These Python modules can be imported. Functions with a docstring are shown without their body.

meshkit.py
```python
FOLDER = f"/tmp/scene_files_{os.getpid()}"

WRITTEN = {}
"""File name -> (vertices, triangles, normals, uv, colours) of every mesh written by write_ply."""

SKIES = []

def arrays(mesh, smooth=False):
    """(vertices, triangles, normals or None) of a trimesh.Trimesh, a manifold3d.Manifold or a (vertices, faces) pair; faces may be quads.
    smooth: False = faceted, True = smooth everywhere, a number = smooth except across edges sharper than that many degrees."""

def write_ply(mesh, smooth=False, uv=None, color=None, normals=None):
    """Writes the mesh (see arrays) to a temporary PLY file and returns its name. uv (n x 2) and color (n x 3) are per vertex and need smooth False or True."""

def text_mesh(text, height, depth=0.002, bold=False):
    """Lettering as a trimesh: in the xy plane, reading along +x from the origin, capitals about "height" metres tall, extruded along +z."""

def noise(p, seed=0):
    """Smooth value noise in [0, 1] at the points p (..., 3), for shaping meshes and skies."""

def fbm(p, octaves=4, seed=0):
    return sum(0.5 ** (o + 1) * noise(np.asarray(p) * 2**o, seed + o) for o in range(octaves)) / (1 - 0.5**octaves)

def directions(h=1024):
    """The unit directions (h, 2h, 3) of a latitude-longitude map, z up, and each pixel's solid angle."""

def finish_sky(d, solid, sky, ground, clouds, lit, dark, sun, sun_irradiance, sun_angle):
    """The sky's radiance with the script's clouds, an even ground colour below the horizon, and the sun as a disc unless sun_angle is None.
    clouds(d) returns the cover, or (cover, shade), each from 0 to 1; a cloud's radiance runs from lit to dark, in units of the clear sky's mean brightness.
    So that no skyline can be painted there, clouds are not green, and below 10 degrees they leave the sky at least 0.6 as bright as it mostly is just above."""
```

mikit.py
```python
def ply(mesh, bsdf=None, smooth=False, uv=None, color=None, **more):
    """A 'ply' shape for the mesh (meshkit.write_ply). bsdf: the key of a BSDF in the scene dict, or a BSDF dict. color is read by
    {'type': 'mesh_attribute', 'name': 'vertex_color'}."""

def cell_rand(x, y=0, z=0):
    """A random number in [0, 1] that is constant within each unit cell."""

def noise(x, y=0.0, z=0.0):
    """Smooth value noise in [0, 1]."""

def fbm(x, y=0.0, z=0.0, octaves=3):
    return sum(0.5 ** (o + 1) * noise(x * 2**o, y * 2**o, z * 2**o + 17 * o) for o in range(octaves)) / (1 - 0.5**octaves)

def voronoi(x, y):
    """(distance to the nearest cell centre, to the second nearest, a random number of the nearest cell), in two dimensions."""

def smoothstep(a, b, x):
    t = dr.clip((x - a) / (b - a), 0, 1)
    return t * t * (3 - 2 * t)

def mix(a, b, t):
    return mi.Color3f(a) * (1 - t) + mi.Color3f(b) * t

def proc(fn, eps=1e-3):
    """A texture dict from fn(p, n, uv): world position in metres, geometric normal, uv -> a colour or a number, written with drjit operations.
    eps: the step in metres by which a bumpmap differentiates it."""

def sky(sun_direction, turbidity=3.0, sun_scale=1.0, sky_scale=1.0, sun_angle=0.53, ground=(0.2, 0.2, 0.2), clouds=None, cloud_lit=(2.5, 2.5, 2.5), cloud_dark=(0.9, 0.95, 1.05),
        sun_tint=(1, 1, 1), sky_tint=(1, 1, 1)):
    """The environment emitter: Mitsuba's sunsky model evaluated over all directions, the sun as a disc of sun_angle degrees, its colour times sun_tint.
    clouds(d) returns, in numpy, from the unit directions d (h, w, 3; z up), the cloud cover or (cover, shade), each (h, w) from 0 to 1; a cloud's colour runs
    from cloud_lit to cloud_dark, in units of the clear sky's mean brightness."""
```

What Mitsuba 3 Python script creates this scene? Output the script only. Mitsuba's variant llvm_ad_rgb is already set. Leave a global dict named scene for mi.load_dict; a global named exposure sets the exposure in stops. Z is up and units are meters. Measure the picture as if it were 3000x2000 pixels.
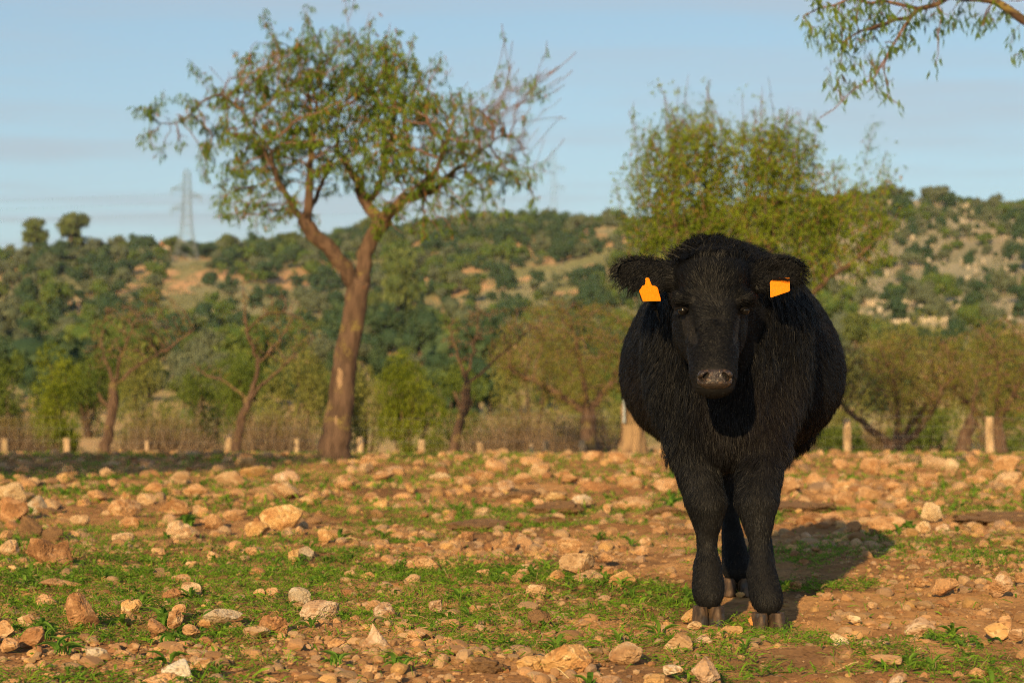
import math
import drjit as dr
import mitsuba as mi
import mikit
import numpy as np
import trimesh
from meshkit import fbm as nfbm
from meshkit import noise as nnoise
from scipy.interpolate import PchipInterpolator, RBFInterpolator
from scipy.spatial import ConvexHull, cKDTree

T = mi.ScalarTransform4f
scene, labels = {"type": "scene"}, {}

# ---------------------------------------------------------------- camera, sky, sun, exposure
PITCH = math.radians(1.91)
EYE = (0.0, 0.0, 0.62)
scene["camera"] = {
    "type": "thinlens", "fov": 28.07, "fov_axis": "x", "near_clip": 0.05, "far_clip": 6000.0,
    "aperture_radius": 0.0070, "focus_distance": 5.75,
    "to_world": T().look_at(origin=list(EYE), target=[0, math.cos(PITCH), EYE[2] + math.sin(PITCH)], up=[0, 0, 1]),
}
SUN_AZ, SUN_EL = math.radians(14.0), math.radians(16.0)
SUN = (-math.sin(SUN_AZ) * math.cos(SUN_EL), -math.cos(SUN_AZ) * math.cos(SUN_EL), math.sin(SUN_EL))


HAZE = 0.0001                                                     # per metre
scene["haze_air"] = {"type": "homogeneous", "albedo": {"type": "rgb", "value": [0.93, 0.95, 0.97]}, "sigma_t": HAZE, "phase": {"type": "hg", "g": 0.3}}
scene["camera"]["medium"] = {"type": "ref", "id": "haze_air"}
scene["haze"] = {"type": "cube", "to_world": T().translate([0, 1150, 40]).scale([1650, 2050, 110]), "bsdf": {"type": "null"}, "interior": {"type": "ref", "id": "haze_air"}}
labels["haze"] = {"label": "thin bluish haze in the air over the valley", "category": "haze", "kind": "stuff"}


def cirrus(d):
    """thin streaky high cloud, a faint veil low over the hills"""
    z = np.maximum(d[..., 2], 0.02)
    p = np.stack([d[..., 0] / z * 0.5, d[..., 1] / z * 1.6, z * 3.0], -1)
    c = nfbm(p + 7.3, 5, 3)
    el = np.degrees(np.arcsin(np.clip(d[..., 2], -1, 1)))
    veil = 0.55 * np.exp(-np.maximum(el, 0) / 5.0)
    return np.clip(np.clip((c - 0.45) * 2.0, 0, 0.34) + veil, 0, 0.8), veil / (veil + 0.12)


scene["sky"] = mikit.sky(SUN, turbidity=3.0, clouds=cirrus, cloud_lit=(1.9, 1.85, 1.9), cloud_dark=(1.12, 1.22, 1.42),
                         sky_scale=1.0, sun_scale=1.0, sun_tint=(1.12, 1.13, 1.10), sky_tint=(0.94, 1.07, 1.18), ground=(0.25, 0.17, 0.1))
exposure = 2.3


# ---------------------------------------------------------------- helpers
_used = {}


def numbered(name):
    n = _used.get(name, 0)
    _used[name] = n + 1
    return name if n == 0 else f"{name}_{n:03d}"


def thing(name, label, cat, group=None, kind=None):
    k = numbered(name)
    labels[k] = {"label": label, "category": cat}
    if group:
        labels[k]["group"] = group
    if kind:
        labels[k]["kind"] = kind
    return k


def part(parent, name, shape, label=None, kind=None):
    k = numbered(parent + "__" + name)
    scene[k] = shape
    if label or kind:
        labels[k] = {a: b for a, b in (("label", label), ("kind", kind)) if b}
    return k


def structure(name, shape, label, cat):
    scene[name] = shape
    labels[name] = {"kind": "structure", "label": label, "category": cat}


def ZONE(x, y):
    c = 1500 + 6000 * x / y
    for lim, words in ((260, "by the left edge"), (520, "below the first small tree"), (800, "below the twisted tree"), (1060, "below the tall trunk"), (1300, "just right of the tall trunk"),
                       (1560, "below the pollarded tree"), (1850, "left of the cow"), (2350, "around the cow"), (2640, "right of the cow"), (9999, "by the right edge")):
        if c < lim:
            return words


def unit(v):
    v = np.asarray(v, float)
    return v / np.maximum(np.linalg.norm(v, axis=-1, keepdims=True), 1e-12)


def rot(axis, a):
    return trimesh.transformations.rotation_matrix(a, axis)[:3, :3]


def tube(points, radii, sides=6, cap=True):
    p = np.asarray(points, float)
    r = np.broadcast_to(np.asarray(radii, float), (len(p),))
    t = unit(np.gradient(p, axis=0))
    a = np.empty_like(t)                                              # frames carried along the line, so that the tube does not twist
    a[0] = unit(np.cross(t[0], [0, 0, 1.0] if abs(t[0, 2]) < 0.92 else [1.0, 0, 0]))
    for i in range(1, len(t)):
        v = a[i - 1] - t[i] * (a[i - 1] @ t[i])
        a[i] = v / max(math.sqrt(v @ v), 1e-9)
    b = np.cross(t, a)
    ang = np.arange(sides) * 2 * np.pi / sides
    v = p[:, None] + r[:, None, None] * (np.cos(ang)[None, :, None] * a[:, None] + np.sin(ang)[None, :, None] * b[:, None])
    v = v.reshape(-1, 3)
    i, j = np.meshgrid(np.arange(len(p) - 1), np.arange(sides), indexing="ij")
    q = np.stack([i * sides + j, i * sides + (j + 1) % sides, (i + 1) * sides + (j + 1) % sides, (i + 1) * sides + j], -1).reshape(-1, 4)
    f = np.vstack([q[:, [0, 1, 2]], q[:, [0, 2, 3]]])
    if cap:
        n = len(v)
        v = np.vstack([v, p[:1], p[-1:]])
        k = np.arange(sides)
        m = (len(p) - 1) * sides
        f = np.vstack([f, np.stack([(k + 1) % sides, k, k * 0 + n], 1), np.stack([m + k, m + (k + 1) % sides, k * 0 + n + 1], 1)])
    return v, f


def join(parts):
    vs, fs, at = [], [], 0
    for v, f in parts:
        vs.append(v)
        fs.append(np.asarray(f) + at)
        at += len(v)
    return np.vstack(vs), np.vstack(fs)


def copies(v, f, mats, offs):
    """mesh copies under (n,3,3) matrices and (n,3) offsets, joined"""
    vs = np.einsum("kij,nj->kni", mats, v) + offs[:, None]
    fs = f[None] + (np.arange(len(mats)) * len(v))[:, None, None]
    return vs.reshape(-1, 3), fs.reshape(-1, 3)


def rand_rot_z(rng, n):
    a = rng.uniform(0, 2 * np.pi, n)
    m = np.zeros((n, 3, 3))
    m[:, 0, 0] = m[:, 1, 1] = np.cos(a)
    m[:, 0, 1], m[:, 1, 0] = -np.sin(a), np.sin(a)
    m[:, 2, 2] = 1
    return m


def proc2(fn, rough=0.9, spec=0.3, bump=None, scale=1.0, eps=1e-3):
    b = {"type": "principled", "base_color": mikit.proc(fn), "roughness": rough, "specular": spec}
    if bump is not None:
        b = {"type": "bumpmap", "arbitrary": mikit.proc(bump, eps), "scale": scale, "bsdf": b}
    return {"type": "twosided", "bsdf": b}


def vcol(rough=0.8, spec=0.2):
    return {"type": "twosided", "bsdf": {"type": "principled", "base_color": {"type": "mesh_attribute", "name": "vertex_color"}, "roughness": rough, "specular": spec}}


def leafmat(dt=0.9, rough=0.55):
    return {"type": "principledthin", "base_color": {"type": "mesh_attribute", "name": "vertex_color"}, "roughness": rough, "diff_trans": dt, "eta": 1.35}


# ---------------------------------------------------------------- the lie of the land (metres; the photographer stands at the origin)
_prof = PchipInterpolator([-80, 3, 10, 16, 23, 26, 31, 37, 45, 60, 80, 100], [0, 0, 0, .03, .085, .06, -.16, -.6, -.95, -1.0, -.2, .8])
HILL = np.array([
    (-80, 80, -.3), (0, 80, -.3), (80, 80, -.3), (-300, 100, 2), (300, 100, 2), (-110, 150, 3.2), (-40, 150, 3.0), (0, 150, 2.5), (50, 150, 3.2), (110, 150, 4),
    (-150, 250, 10), (-60, 250, 9.5), (0, 250, 8), (50, 250, 11), (110, 250, 13.5), (-160, 350, 18), (-80, 350, 17.5), (0, 350, 14.5), (60, 340, 23), (130, 340, 26),
    (-170, 450, 28), (-90, 450, 29), (-20, 460, 28), (30, 430, 31), (70, 400, 35), (120, 400, 36), (190, 400, 30),
    (-190, 600, 42), (-150, 600, 44), (-110, 600, 46), (-75, 600, 46), (-45, 610, 51), (-22, 640, 57), (0, 650, 57), (30, 620, 56), (62, 520, 48.5), (75, 475, 47.3), (92, 470, 47.6), (106, 470, 45.4), (120, 470, 43), (160, 480, 40),
    (-190, 760, 40), (-100, 760, 44), (0, 800, 60), (16, 800, 63), (100, 640, 42), (170, 640, 36), (-200, 1000, 30), (0, 1000, 45), (200, 1000, 25),
    (-400, 300, 12), (400, 300, 12), (-420, 620, 36), (420, 620, 30), (-500, 1000, 20), (500, 1000, 20)])
_rbf = RBFInterpolator(HILL[:, :2], HILL[:, 2], kernel="thin_plate_spline", smoothing=1.0)


def land(x, y):
    """height of the ground without its clods"""
    x, y = np.broadcast_arrays(np.asarray(x, float), np.asarray(y, float))
    near = _prof(np.clip(y, -79, 99.9))
    out = near.copy()
    far = y > 60
    if far.any():
        h = _rbf(np.stack([np.clip(x[far], -520, 520), np.clip(y[far], 60, 1100)], -1))
        t = np.clip((y[far] - 60) / 50, 0, 1)
        t = t * t * (3 - 2 * t)
        out[far] = near[far] * (1 - t) + h * t
    p = np.stack([x, y, 0 * x], -1)
    amp = np.clip((y - 8) / 30, 0, 1) * 0.05 + np.clip((y - 90) / 200, 0, 1) * 2.0
    return out + (nfbm(p / np.where(y > 60, 22, 5.0)[..., None], 3, 11) - 0.5) * 2 * amp


def ground_z(x, y):
    """height of the ground with its clods and hoof dents"""
    x, y = np.broadcast_arrays(np.asarray(x, float), np.asarray(y, float))
    p = np.stack([x, y, 0 * x], -1)
    far = np.clip(y / 6.0, 1, 3.0)
    c = (nfbm(p * 2.2, 3, 5) - 0.5) * 0.06 + (nfbm(p * 9.0, 3, 6) - 0.5) * 0.028 * far ** 0.5 + np.abs(nnoise(p * 30.0, 8) - 0.5) * 0.012
    flat = np.exp(-(((x - .66) / .35) ** 2 + ((y - 6.2) / .55) ** 2))
    return land(x, y) + c * (1 - 0.7 * flat) - 0.012


def smooth01(a, b, x):
    t = np.clip((x - a) / (b - a), 0, 1)
    return t * t * (3 - 2 * t)


def green(x, y):
    """how grassy the field is, 0 to 1"""
    x, y = np.asarray(x, float), np.asarray(y, float)
    p = np.stack([x, y, 0 * x], -1)
    n = nfbm(p * [0.8, 0.55, 1], 4, 21) + 0.55 * (nfbm(p * [4.2, 3.0, 1], 3, 22) - 0.5)
    g = n + 0.10 * np.exp(-(((x + 1.2) / 1.0) ** 2 + ((y - 5.6) / 2.2) ** 2)) + 0.06 * np.exp(-(((x + 2.2) / 1.2) ** 2 + ((y - 9.5) / 3) ** 2))
    g = g + 0.22 * np.exp(-(((x - 3.2) / 1.7) ** 2 + ((y - 13.5) / 1.6) ** 2)) + 0.12 * np.exp(-((y - 16.5) / 1.6) ** 2) + 0.1 * np.exp(-(((x - 1.0) / .8) ** 2 + ((y - 14.2) / 1.5) ** 2))
    g = g + 0.05 * smooth01(10.5, 13, y)
    g = g - 0.13 * np.exp(-(((x - 1.6) / 1.0) ** 2 + ((y - 6.2) / 1.3) ** 2)) - 0.10 * np.exp(-(((x - .2) / 1.2) ** 2 + ((y - 9.4) / 1.6) ** 2))
    return smooth01(0.475, 0.635, g)


def soil(p, n, uv):
    a = mikit.fbm(p.x * 1.3, p.y * 1.3, p.z, 3)
    b = mikit.fbm(p.x * 14, p.y * 14, p.z * 14, 3)
    c = mikit.noise(p.x * 120, p.y * 120, p.z * 120)
    col = mikit.mix((0.225, 0.113, 0.048), (0.39, 0.212, 0.090), mikit.smoothstep(0.3, 0.7, 0.55 * a + 0.45 * b))
    col = mikit.mix(col, (0.125, 0.068, 0.034), mikit.smoothstep(0.56, 0.72, mikit.fbm(p.x * 2.1 + 40, p.y * 2.1, 0, 3)) * 0.7)
    far = mikit.smoothstep(30, 60, p.y)
    col = mikit.mix(col, (0.16, 0.13, 0.06), far * 0.8)
    return col * (0.75 + 0.5 * c)


def soil_bump(p, n, uv):
    return mikit.fbm(p.x * 28, p.y * 28, p.z * 28, 4) + 0.4 * mikit.noise(p.x * 130, p.y * 130, p.z * 130)


scene["soil_material"] = proc2(soil, 0.95, 0.15, soil_bump, 0.035, 2e-3)
rng = np.random.default_rng(1)
ys = 3.3 * np.exp(np.linspace(0, math.log(62 / 3.3), 430))
us = np.linspace(-0.62, 0.62, 400)
us = us * (0.55 + 0.45 * (us / 0.62) ** 2)
YY, UU = np.meshgrid(ys, us, indexing="ij")
XX = UU * (YY + 1.2)
ZZ = ground_z(XX, YY)
nr, nc = XX.shape
ii, jj = np.meshgrid(np.arange(nr - 1), np.arange(nc - 1), indexing="ij")
q = np.stack([ii * nc + jj, ii * nc + jj + 1, (ii + 1) * nc + jj + 1, (ii + 1) * nc + jj], -1).reshape(-1, 4)
structure("ground", mikit.ply((np.stack([XX, YY, ZZ], -1).reshape(-1, 3), q), "soil_material", True), "orange stony bare field soil scattered with stones and patches of grass", "ground")


def hill_soil(p, n, uv):
    a = mikit.fbm(p.x * 0.08, p.y * 0.035, 3, 4)
    b = mikit.fbm(p.x * 0.3, p.y * 0.18, 9, 3)
    dry = mikit.mix((0.22, 0.19, 0.115), (0.15, 0.15, 0.07), b)
    red = mikit.mix((0.39, 0.225, 0.115), (0.32, 0.20, 0.105), b)
    grass = mi.Color3f(0.15, 0.145, 0.065)
    col = mikit.mix(dry, red, mikit.smoothstep(0.44, 0.54, a))
    col = mikit.mix(col, grass, mikit.smoothstep(0.5, 0.62, mikit.fbm(p.x * 0.09 + 50, p.y * 0.05, 1, 3)))
    right = mikit.smoothstep(30, 60, p.x) * mikit.smoothstep(200, 260, p.y)
    col = mikit.mix(col, mikit.mix((0.26, 0.215, 0.15), (0.18, 0.17, 0.115), b), right * 0.85)
    near = 1 - mikit.smoothstep(120, 220, p.y)
    return mikit.mix(col, mikit.mix((0.16, 0.16, 0.065), (0.34, 0.20, 0.10), b), near * 0.8)


scene["hill_material"] = proc2(hill_soil, 0.95, 0.1)
xs = np.concatenate([np.linspace(-1500, -260, 30)[:-1], np.linspace(-260, 260, 180), np.linspace(260, 1500, 30)[1:]])
ys = np.concatenate([np.linspace(-700, -60, 14)[:-1], np.linspace(-60, 60, 40)[:-1], np.linspace(60, 900, 260), np.linspace(900, 3000, 30)[1:]])
YY, XX = np.meshgrid(ys, xs, indexing="ij")
ZZ = land(XX, YY)
ZZ = ZZ - np.where((np.abs(XX) < 45) & (YY > -2) & (YY < 60), 0.12, 0.0) - np.clip((YY - 1100) / 900, 0, 1) * 40
nr, nc = XX.shape
ii, jj = np.meshgrid(np.arange(nr - 1), np.arange(nc - 1), indexing="ij")
q = np.stack([ii * nc + jj, ii * nc + jj + 1, (ii + 1) * nc + jj + 1, (ii + 1) * nc + jj], -1).reshape(-1, 4)
structure("hills", mikit.ply((np.stack([XX, YY, ZZ], -1).reshape(-1, 3), q), "hill_material", True), "long scrubby hillside with orange soil patches rising to the skyline", "hill")

# ---------------------------------------------------------------- the cow: one continuous surface from blended solids, then its coat
COW = np.array([0.645, 6.0, 0.0])


class Solid:
    """a signed-distance grid into which solids are blended"""

    def __init__(self, lo, hi, h):
        self.lo, self.h = np.array(lo, float), h
        self.n = np.ceil((np.array(hi) - self.lo) / h).astype(int) + 1
        self.F = np.full(self.n, 0.3, np.float32)

    def box(self, c0, c1, pad):
        a = np.clip(np.floor((np.minimum(c0, c1) - pad - self.lo) / self.h).astype(int), 0, self.n - 1)
        b = np.clip(np.ceil((np.maximum(c0, c1) + pad - self.lo) / self.h).astype(int) + 1, 1, self.n)
        s = tuple(slice(i, j) for i, j in zip(a, b))
        g = np.meshgrid(*[(self.lo[k] + np.arange(a[k], b[k]) * self.h).astype(np.float32) for k in range(3)], indexing="ij")
        return s, np.stack(g, -1)

    def blend(self, s, d, k):
        f = self.F[s]
        h = np.maximum(k - np.abs(f - d), 0) / k
        self.F[s] = np.minimum(f, d) - h * h * k * 0.25

    def cut(self, s, d, k):
        f = self.F[s]
        h = np.maximum(k - np.abs(f + d), 0) / k
        self.F[s] = np.maximum(f, -d) + h * h * k * 0.25

    def ell(self, c, r, k=0.04, R=None, cut=False):
        c, r = np.array(c, np.float32), np.array(r, np.float32)
        s, p = self.box(c - r.max(), c + r.max(), k + 0.05)
        p = p - c
        if R is not None:
            p = p @ np.asarray(R, np.float32)
        k0 = np.linalg.norm(p / r, axis=-1)
        k1 = np.linalg.norm(p / (r * r), axis=-1)
        d = np.where(k0 < 1e-4, -r.min(), k0 * (k0 - 1) / np.maximum(k1, 1e-6))
        (self.cut if cut else self.blend)(s, d, k)

    def bone(self, a, b, ra, rb, k=0.03, flat=None):
        a, b = np.array(a, np.float32), np.array(b, np.float32)
        s, p = self.box(a, b, max(ra, rb) + k + 0.05)
        ab = b - a
        t = np.clip(((p - a) @ ab) / (ab @ ab), 0, 1)
        q = p - a - t[..., None] * ab
        if flat is not None:
            q = q / np.asarray(flat, np.float32)
        self.blend(s, np.linalg.norm(q, axis=-1) - (ra + (rb - ra) * t), k)

    def chain(self, pts, k=0.03):
        for (a, ra), (b, rb) in zip(pts[:-1], pts[1:]):
            self.bone(a, b, ra, rb, k)


def surface(F, lo, h):
    """naive surface nets"""
    inside = F < 0
    c = np.zeros(tuple(n - 1 for n in F.shape), np.uint8)
    for a in (0, 1):
        for b in (0, 1):
            for d in (0, 1):
                c += inside[a:F.shape[0] - 1 + a, b:F.shape[1] - 1 + b, d:F.shape[2] - 1 + d]
    cells = np.argwhere((c > 0) & (c < 8))
    idx = np.full(c.shape, -1, np.int64)
    idx[tuple(cells.T)] = np.arange(len(cells))
    acc, cnt = np.zeros((len(cells), 3)), np.zeros(len(cells))
    off = np.array([(a, b, d) for a in (0, 1) for b in (0, 1) for d in (0, 1)])
    val = np.stack([F[tuple((cells + o).T)] for o in off], 1)
    for i in range(8):
        for j in range(i + 1, 8):
            if np.abs(off[i] - off[j]).sum() == 1:
                m = (val[:, i] < 0) != (val[:, j] < 0)
                t = val[m, i] / (val[m, i] - val[m, j])
                acc[m] += off[i] + t[:, None] * (off[j] - off[i])
                cnt[m] += 1
    v = (cells + acc / cnt[:, None]) * h + lo
    faces = []
    for ax in range(3):
        sl0, sl1 = [slice(None)] * 3, [slice(None)] * 3
        sl0[ax], sl1[ax] = slice(0, -1), slice(1, None)
        e = np.argwhere(inside[tuple(sl0)] != inside[tuple(sl1)])
        u, w = (ax + 1) % 3, (ax + 2) % 3
        e = e[(e[:, u] > 0) & (e[:, w] > 0) & (e[:, u] < F.shape[u] - 1) & (e[:, w] < F.shape[w] - 1)]
        flip = inside[tuple(e.T)]
        du, dw = np.eye(3, dtype=int)[u], np.eye(3, dtype=int)[w]
        q = np.stack([idx[tuple((e - du - dw).T)], idx[tuple((e - dw).T)], idx[tuple(e.T)], idx[tuple((e - du).T)]], 1)
        faces.append(np.where(flip[:, None], q, q[:, ::-1]))
    return v, np.vstack(faces)


hx = -0.083                                                         # the head hangs a little to one side of the forefeet
S = Solid((-0.50, -0.62, -0.02), (0.62, 1.62, 1.26), 0.0078)
S.ell((0.085, 0.86, 0.79), (0.345, 0.60, 0.285), 0.05)                # barrel
S.ell((0.085, 0.80, 0.70), (0.335, 0.46, 0.21), 0.10)                 # belly
S.ell((0.055, 0.55, 0.90), (0.245, 0.58, 0.195), 0.10)                 # back and withers
S.ell((0.15, 1.22, 0.82), (0.26, 0.30, 0.27), 0.08)                  # rump
S.bone((0.045, 0.28, 1.025), (0.14, 1.30, 1.03), 0.055, 0.055, 0.12)      # spine
S.ell((0.005, 0.22, 0.76), (0.185, 0.26, 0.29), 0.08)                # chest
S.ell((-0.145, 0.27, 0.78), (0.098, 0.17, 0.25), 0.03)               # shoulders
S.ell((0.165, 0.25, 0.78), (0.098, 0.17, 0.25), 0.03)
S.ell((0.0, 0.12, 0.57), (0.12, 0.16, 0.13), 0.08)                   # brisket
S.bone((0.01, 0.20, 0.92), (hx + 0.01, -0.14, 0.97), 0.185, 0.115, 0.08)  # neck
S.bone((0.0, 0.08, 0.74), (hx + 0.01, -0.14, 0.88), 0.09, 0.07, 0.08)     # dewlap
S.ell((hx + 0.004, -0.20, 0.998), (0.102, 0.120, 0.080), 0.04)         # skull
S.ell((hx + 0.006, -0.18, 1.044), (0.072, 0.062, 0.042), 0.05)        # poll
S.ell((hx, -0.285, 0.955), (0.082, 0.065, 0.085), 0.05)              # forehead
S.bone((hx, -0.29, 0.93), (hx - 0.010, -0.405, 0.745), 0.060, 0.047, 0.03)  # face
for s in (-1, 1):
    S.bone((hx + 0.030 * s, -0.275, 0.90), (hx + 0.018 * s - 0.010, -0.388, 0.740), 0.044, 0.043, 0.02)
for s in (-1, 1):
    S.ell((hx + 0.048 * s, -0.19, 0.860), (0.052, 0.095, 0.095), 0.025)     # cheeks
    S.ell((hx + 0.078 * s, -0.308, 0.928), (0.031, 0.036, 0.020), 0.02)  # brows
    S.ell((hx + 0.036 * s - 0.006, -0.345, 0.83), (0.026, 0.03, 0.075), 0.03)  # edges of the nose bridge
S.bone((hx - 0.002, -0.17, 0.84), (hx - 0.010, -0.38, 0.70), 0.078, 0.044, 0.05)  # jaw
S.ell((hx - 0.013, -0.415, 0.712), (0.059, 0.055, 0.049), 0.025)        # muzzle
S.ell((hx - 0.012, -0.412, 0.682), (0.052, 0.050, 0.027), 0.015)       # lower lip
for s in (-1, 1):
    S.ell((hx + 0.092 * s, -0.318, 0.899), (0.022, 0.024, 0.013), 0.010, cut=True)   # eye sockets
    S.bone((hx + 0.085 * s, -0.17, 1.005), (hx + 0.140 * s, -0.175, 1.002), 0.040, 0.032, 0.03)
    Re = rot([0, 1, 0], -0.16 * s) @ rot([0, 0, 1], 0.22 * s)
    S.ell((hx + 0.182 * s, -0.182, 1.003 + 0.006 * (s > 0)), (0.086, 0.020, 0.047), 0.03, Re)          # ears
    S.ell((hx + 0.192 * s, -0.214, 0.999 + 0.006 * (s > 0)), (0.060, 0.026, 0.030), 0.012, Re, cut=True)  # cupped towards the front
    S.ell((hx + 0.078 * s, -0.368, 0.850), (0.022, 0.030, 0.052), 0.03, rot([0, 1, 0], 0.25 * s), cut=True)  # hollows below the eyes
# legs: (x, y, z), radius
FL = [((-0.115, 0.20, 0.68), .105), ((-0.108, 0.13, 0.50), .066), ((-0.088, 0.085, 0.415), .056), ((-0.072, 0.055, 0.345), .052), ((-0.068, 0.06, 0.285), .032), ((-0.069, 0.068, 0.222), .0205), ((-0.068, 0.062, 0.155), .034), ((-0.068, 0.045, 0.100), .038), ((-0.068, 0.037, 0.074), .039)]
FR = [((0.130, 0.18, 0.68), .105), ((0.098, 0.06, 0.50), .066), ((0.076, -0.01, 0.42), .058), ((0.064, -0.05, 0.355), .055), ((0.068, -0.055, 0.285), .033), ((0.072, -0.06, 0.220), .0205), ((0.075, -0.075, 0.145), .035), ((0.083, -0.10, 0.092), .038), ((0.088, -0.112, 0.072), .039)]
HL = [((0.03, 1.10, 0.72), .15), ((0.02, 0.92, 0.58), .10), ((0.07, 1.06, 0.40), .048), ((0.095, 1.03, 0.30), .034), ((0.105, 0.98, 0.19), .028), ((0.108, 0.95, 0.14), .034), ((0.109, 0.92, 0.095), .037), ((0.109, 0.905, 0.080), .040)]
HR = [((0.27, 1.15, 0.72), .15), ((0.29, 1.00, 0.58), .10), ((0.25, 1.27, 0.40), .048), ((0.235, 1.25, 0.30), .034), ((0.225, 1.20, 0.19), .028), ((0.223, 1.17, 0.14), .034), ((0.222, 1.14, 0.095), .037), ((0.222, 1.125, 0.080), .040)]
for leg in (FL, FR, HL, HR):
    S.chain(leg, 0.035)
S.chain([((0.17, 1.42, 1.0), .035), ((0.185, 1.50, 0.85), .025), ((0.19, 1.50, 0.55), .02), ((0.19, 1.49, 0.42), .035), ((0.19, 1.49, 0.34), .01)], 0.03)
bv, bf = surface(S.F, S.lo, S.h)
bm = trimesh.Trimesh(bv, np.vstack([bf[:, [0, 1, 2]], bf[:, [0, 2, 3]]]), process=False)
trimesh.smoothing.filter_taubin(bm, lamb=0.5, nu=0.52, iterations=8)
gx, gy, gz = np.gradient(S.F, S.h)


def body_normal(p):
    i = tuple(np.clip(np.round((p - S.lo) / S.h).astype(int), 0, S.n - 1).T)
    return unit(np.stack([gx[i], gy[i], gz[i]], -1))


def hide(p, n, uv):
    a = mikit.fbm(p.x * 60, p.y * 60, p.z * 60, 2)
    return mikit.mix((0.005, 0.005, 0.0055), (0.010, 0.009, 0.009), a)


scene["hide_material"] = proc2(hide, 0.75, 0.2)
cow = thing("cow", "young black shaggy cow facing the camera with an orange tag in each ear", "cow")
part(cow, "body", mikit.ply(trimesh.Trimesh(bm.vertices + COW, bm.faces, process=False), "hide_material", True))

# coat: short ribbons combed along the body
rng = np.random.default_rng(12)
tri = bm.vertices[bm.faces]
cen, area = tri.mean(1), bm.area_faces
nrm = body_normal(cen)
facing = (nrm * unit(EYE - (cen + COW))).sum(1)
dens = np.where(facing > -0.35, 1.0, 0.12) * np.where(cen[:, 1] > 1.0, 0.35, 1.0)
headm = (cen[:, 1] < -0.05) & (cen[:, 2] > 0.62)
dens = dens * np.where(headm, 2.2, 1.0) * np.where(cen[:, 2] < 0.45, 1.5, 1.0)
N_FUR = 260000
fi = rng.choice(len(tri), N_FUR, p=dens * area / (dens * area).sum())
w = rng.dirichlet((1, 1, 1), N_FUR)
p = (tri[fi] * w[..., None]).sum(1)
n = body_normal(p)
x, y, z = p.T
head = (y < -0.06) & (z > 0.62)
ear = head & (np.abs(x - hx) > 0.125) & (z > 0.93)
poll = head & (z > 1.035) & (np.abs(x - hx) < 0.10)
leg = z < 0.47
flow = np.tile(np.array([0.0, 0.75, -0.75]), (N_FUR, 1))
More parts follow.
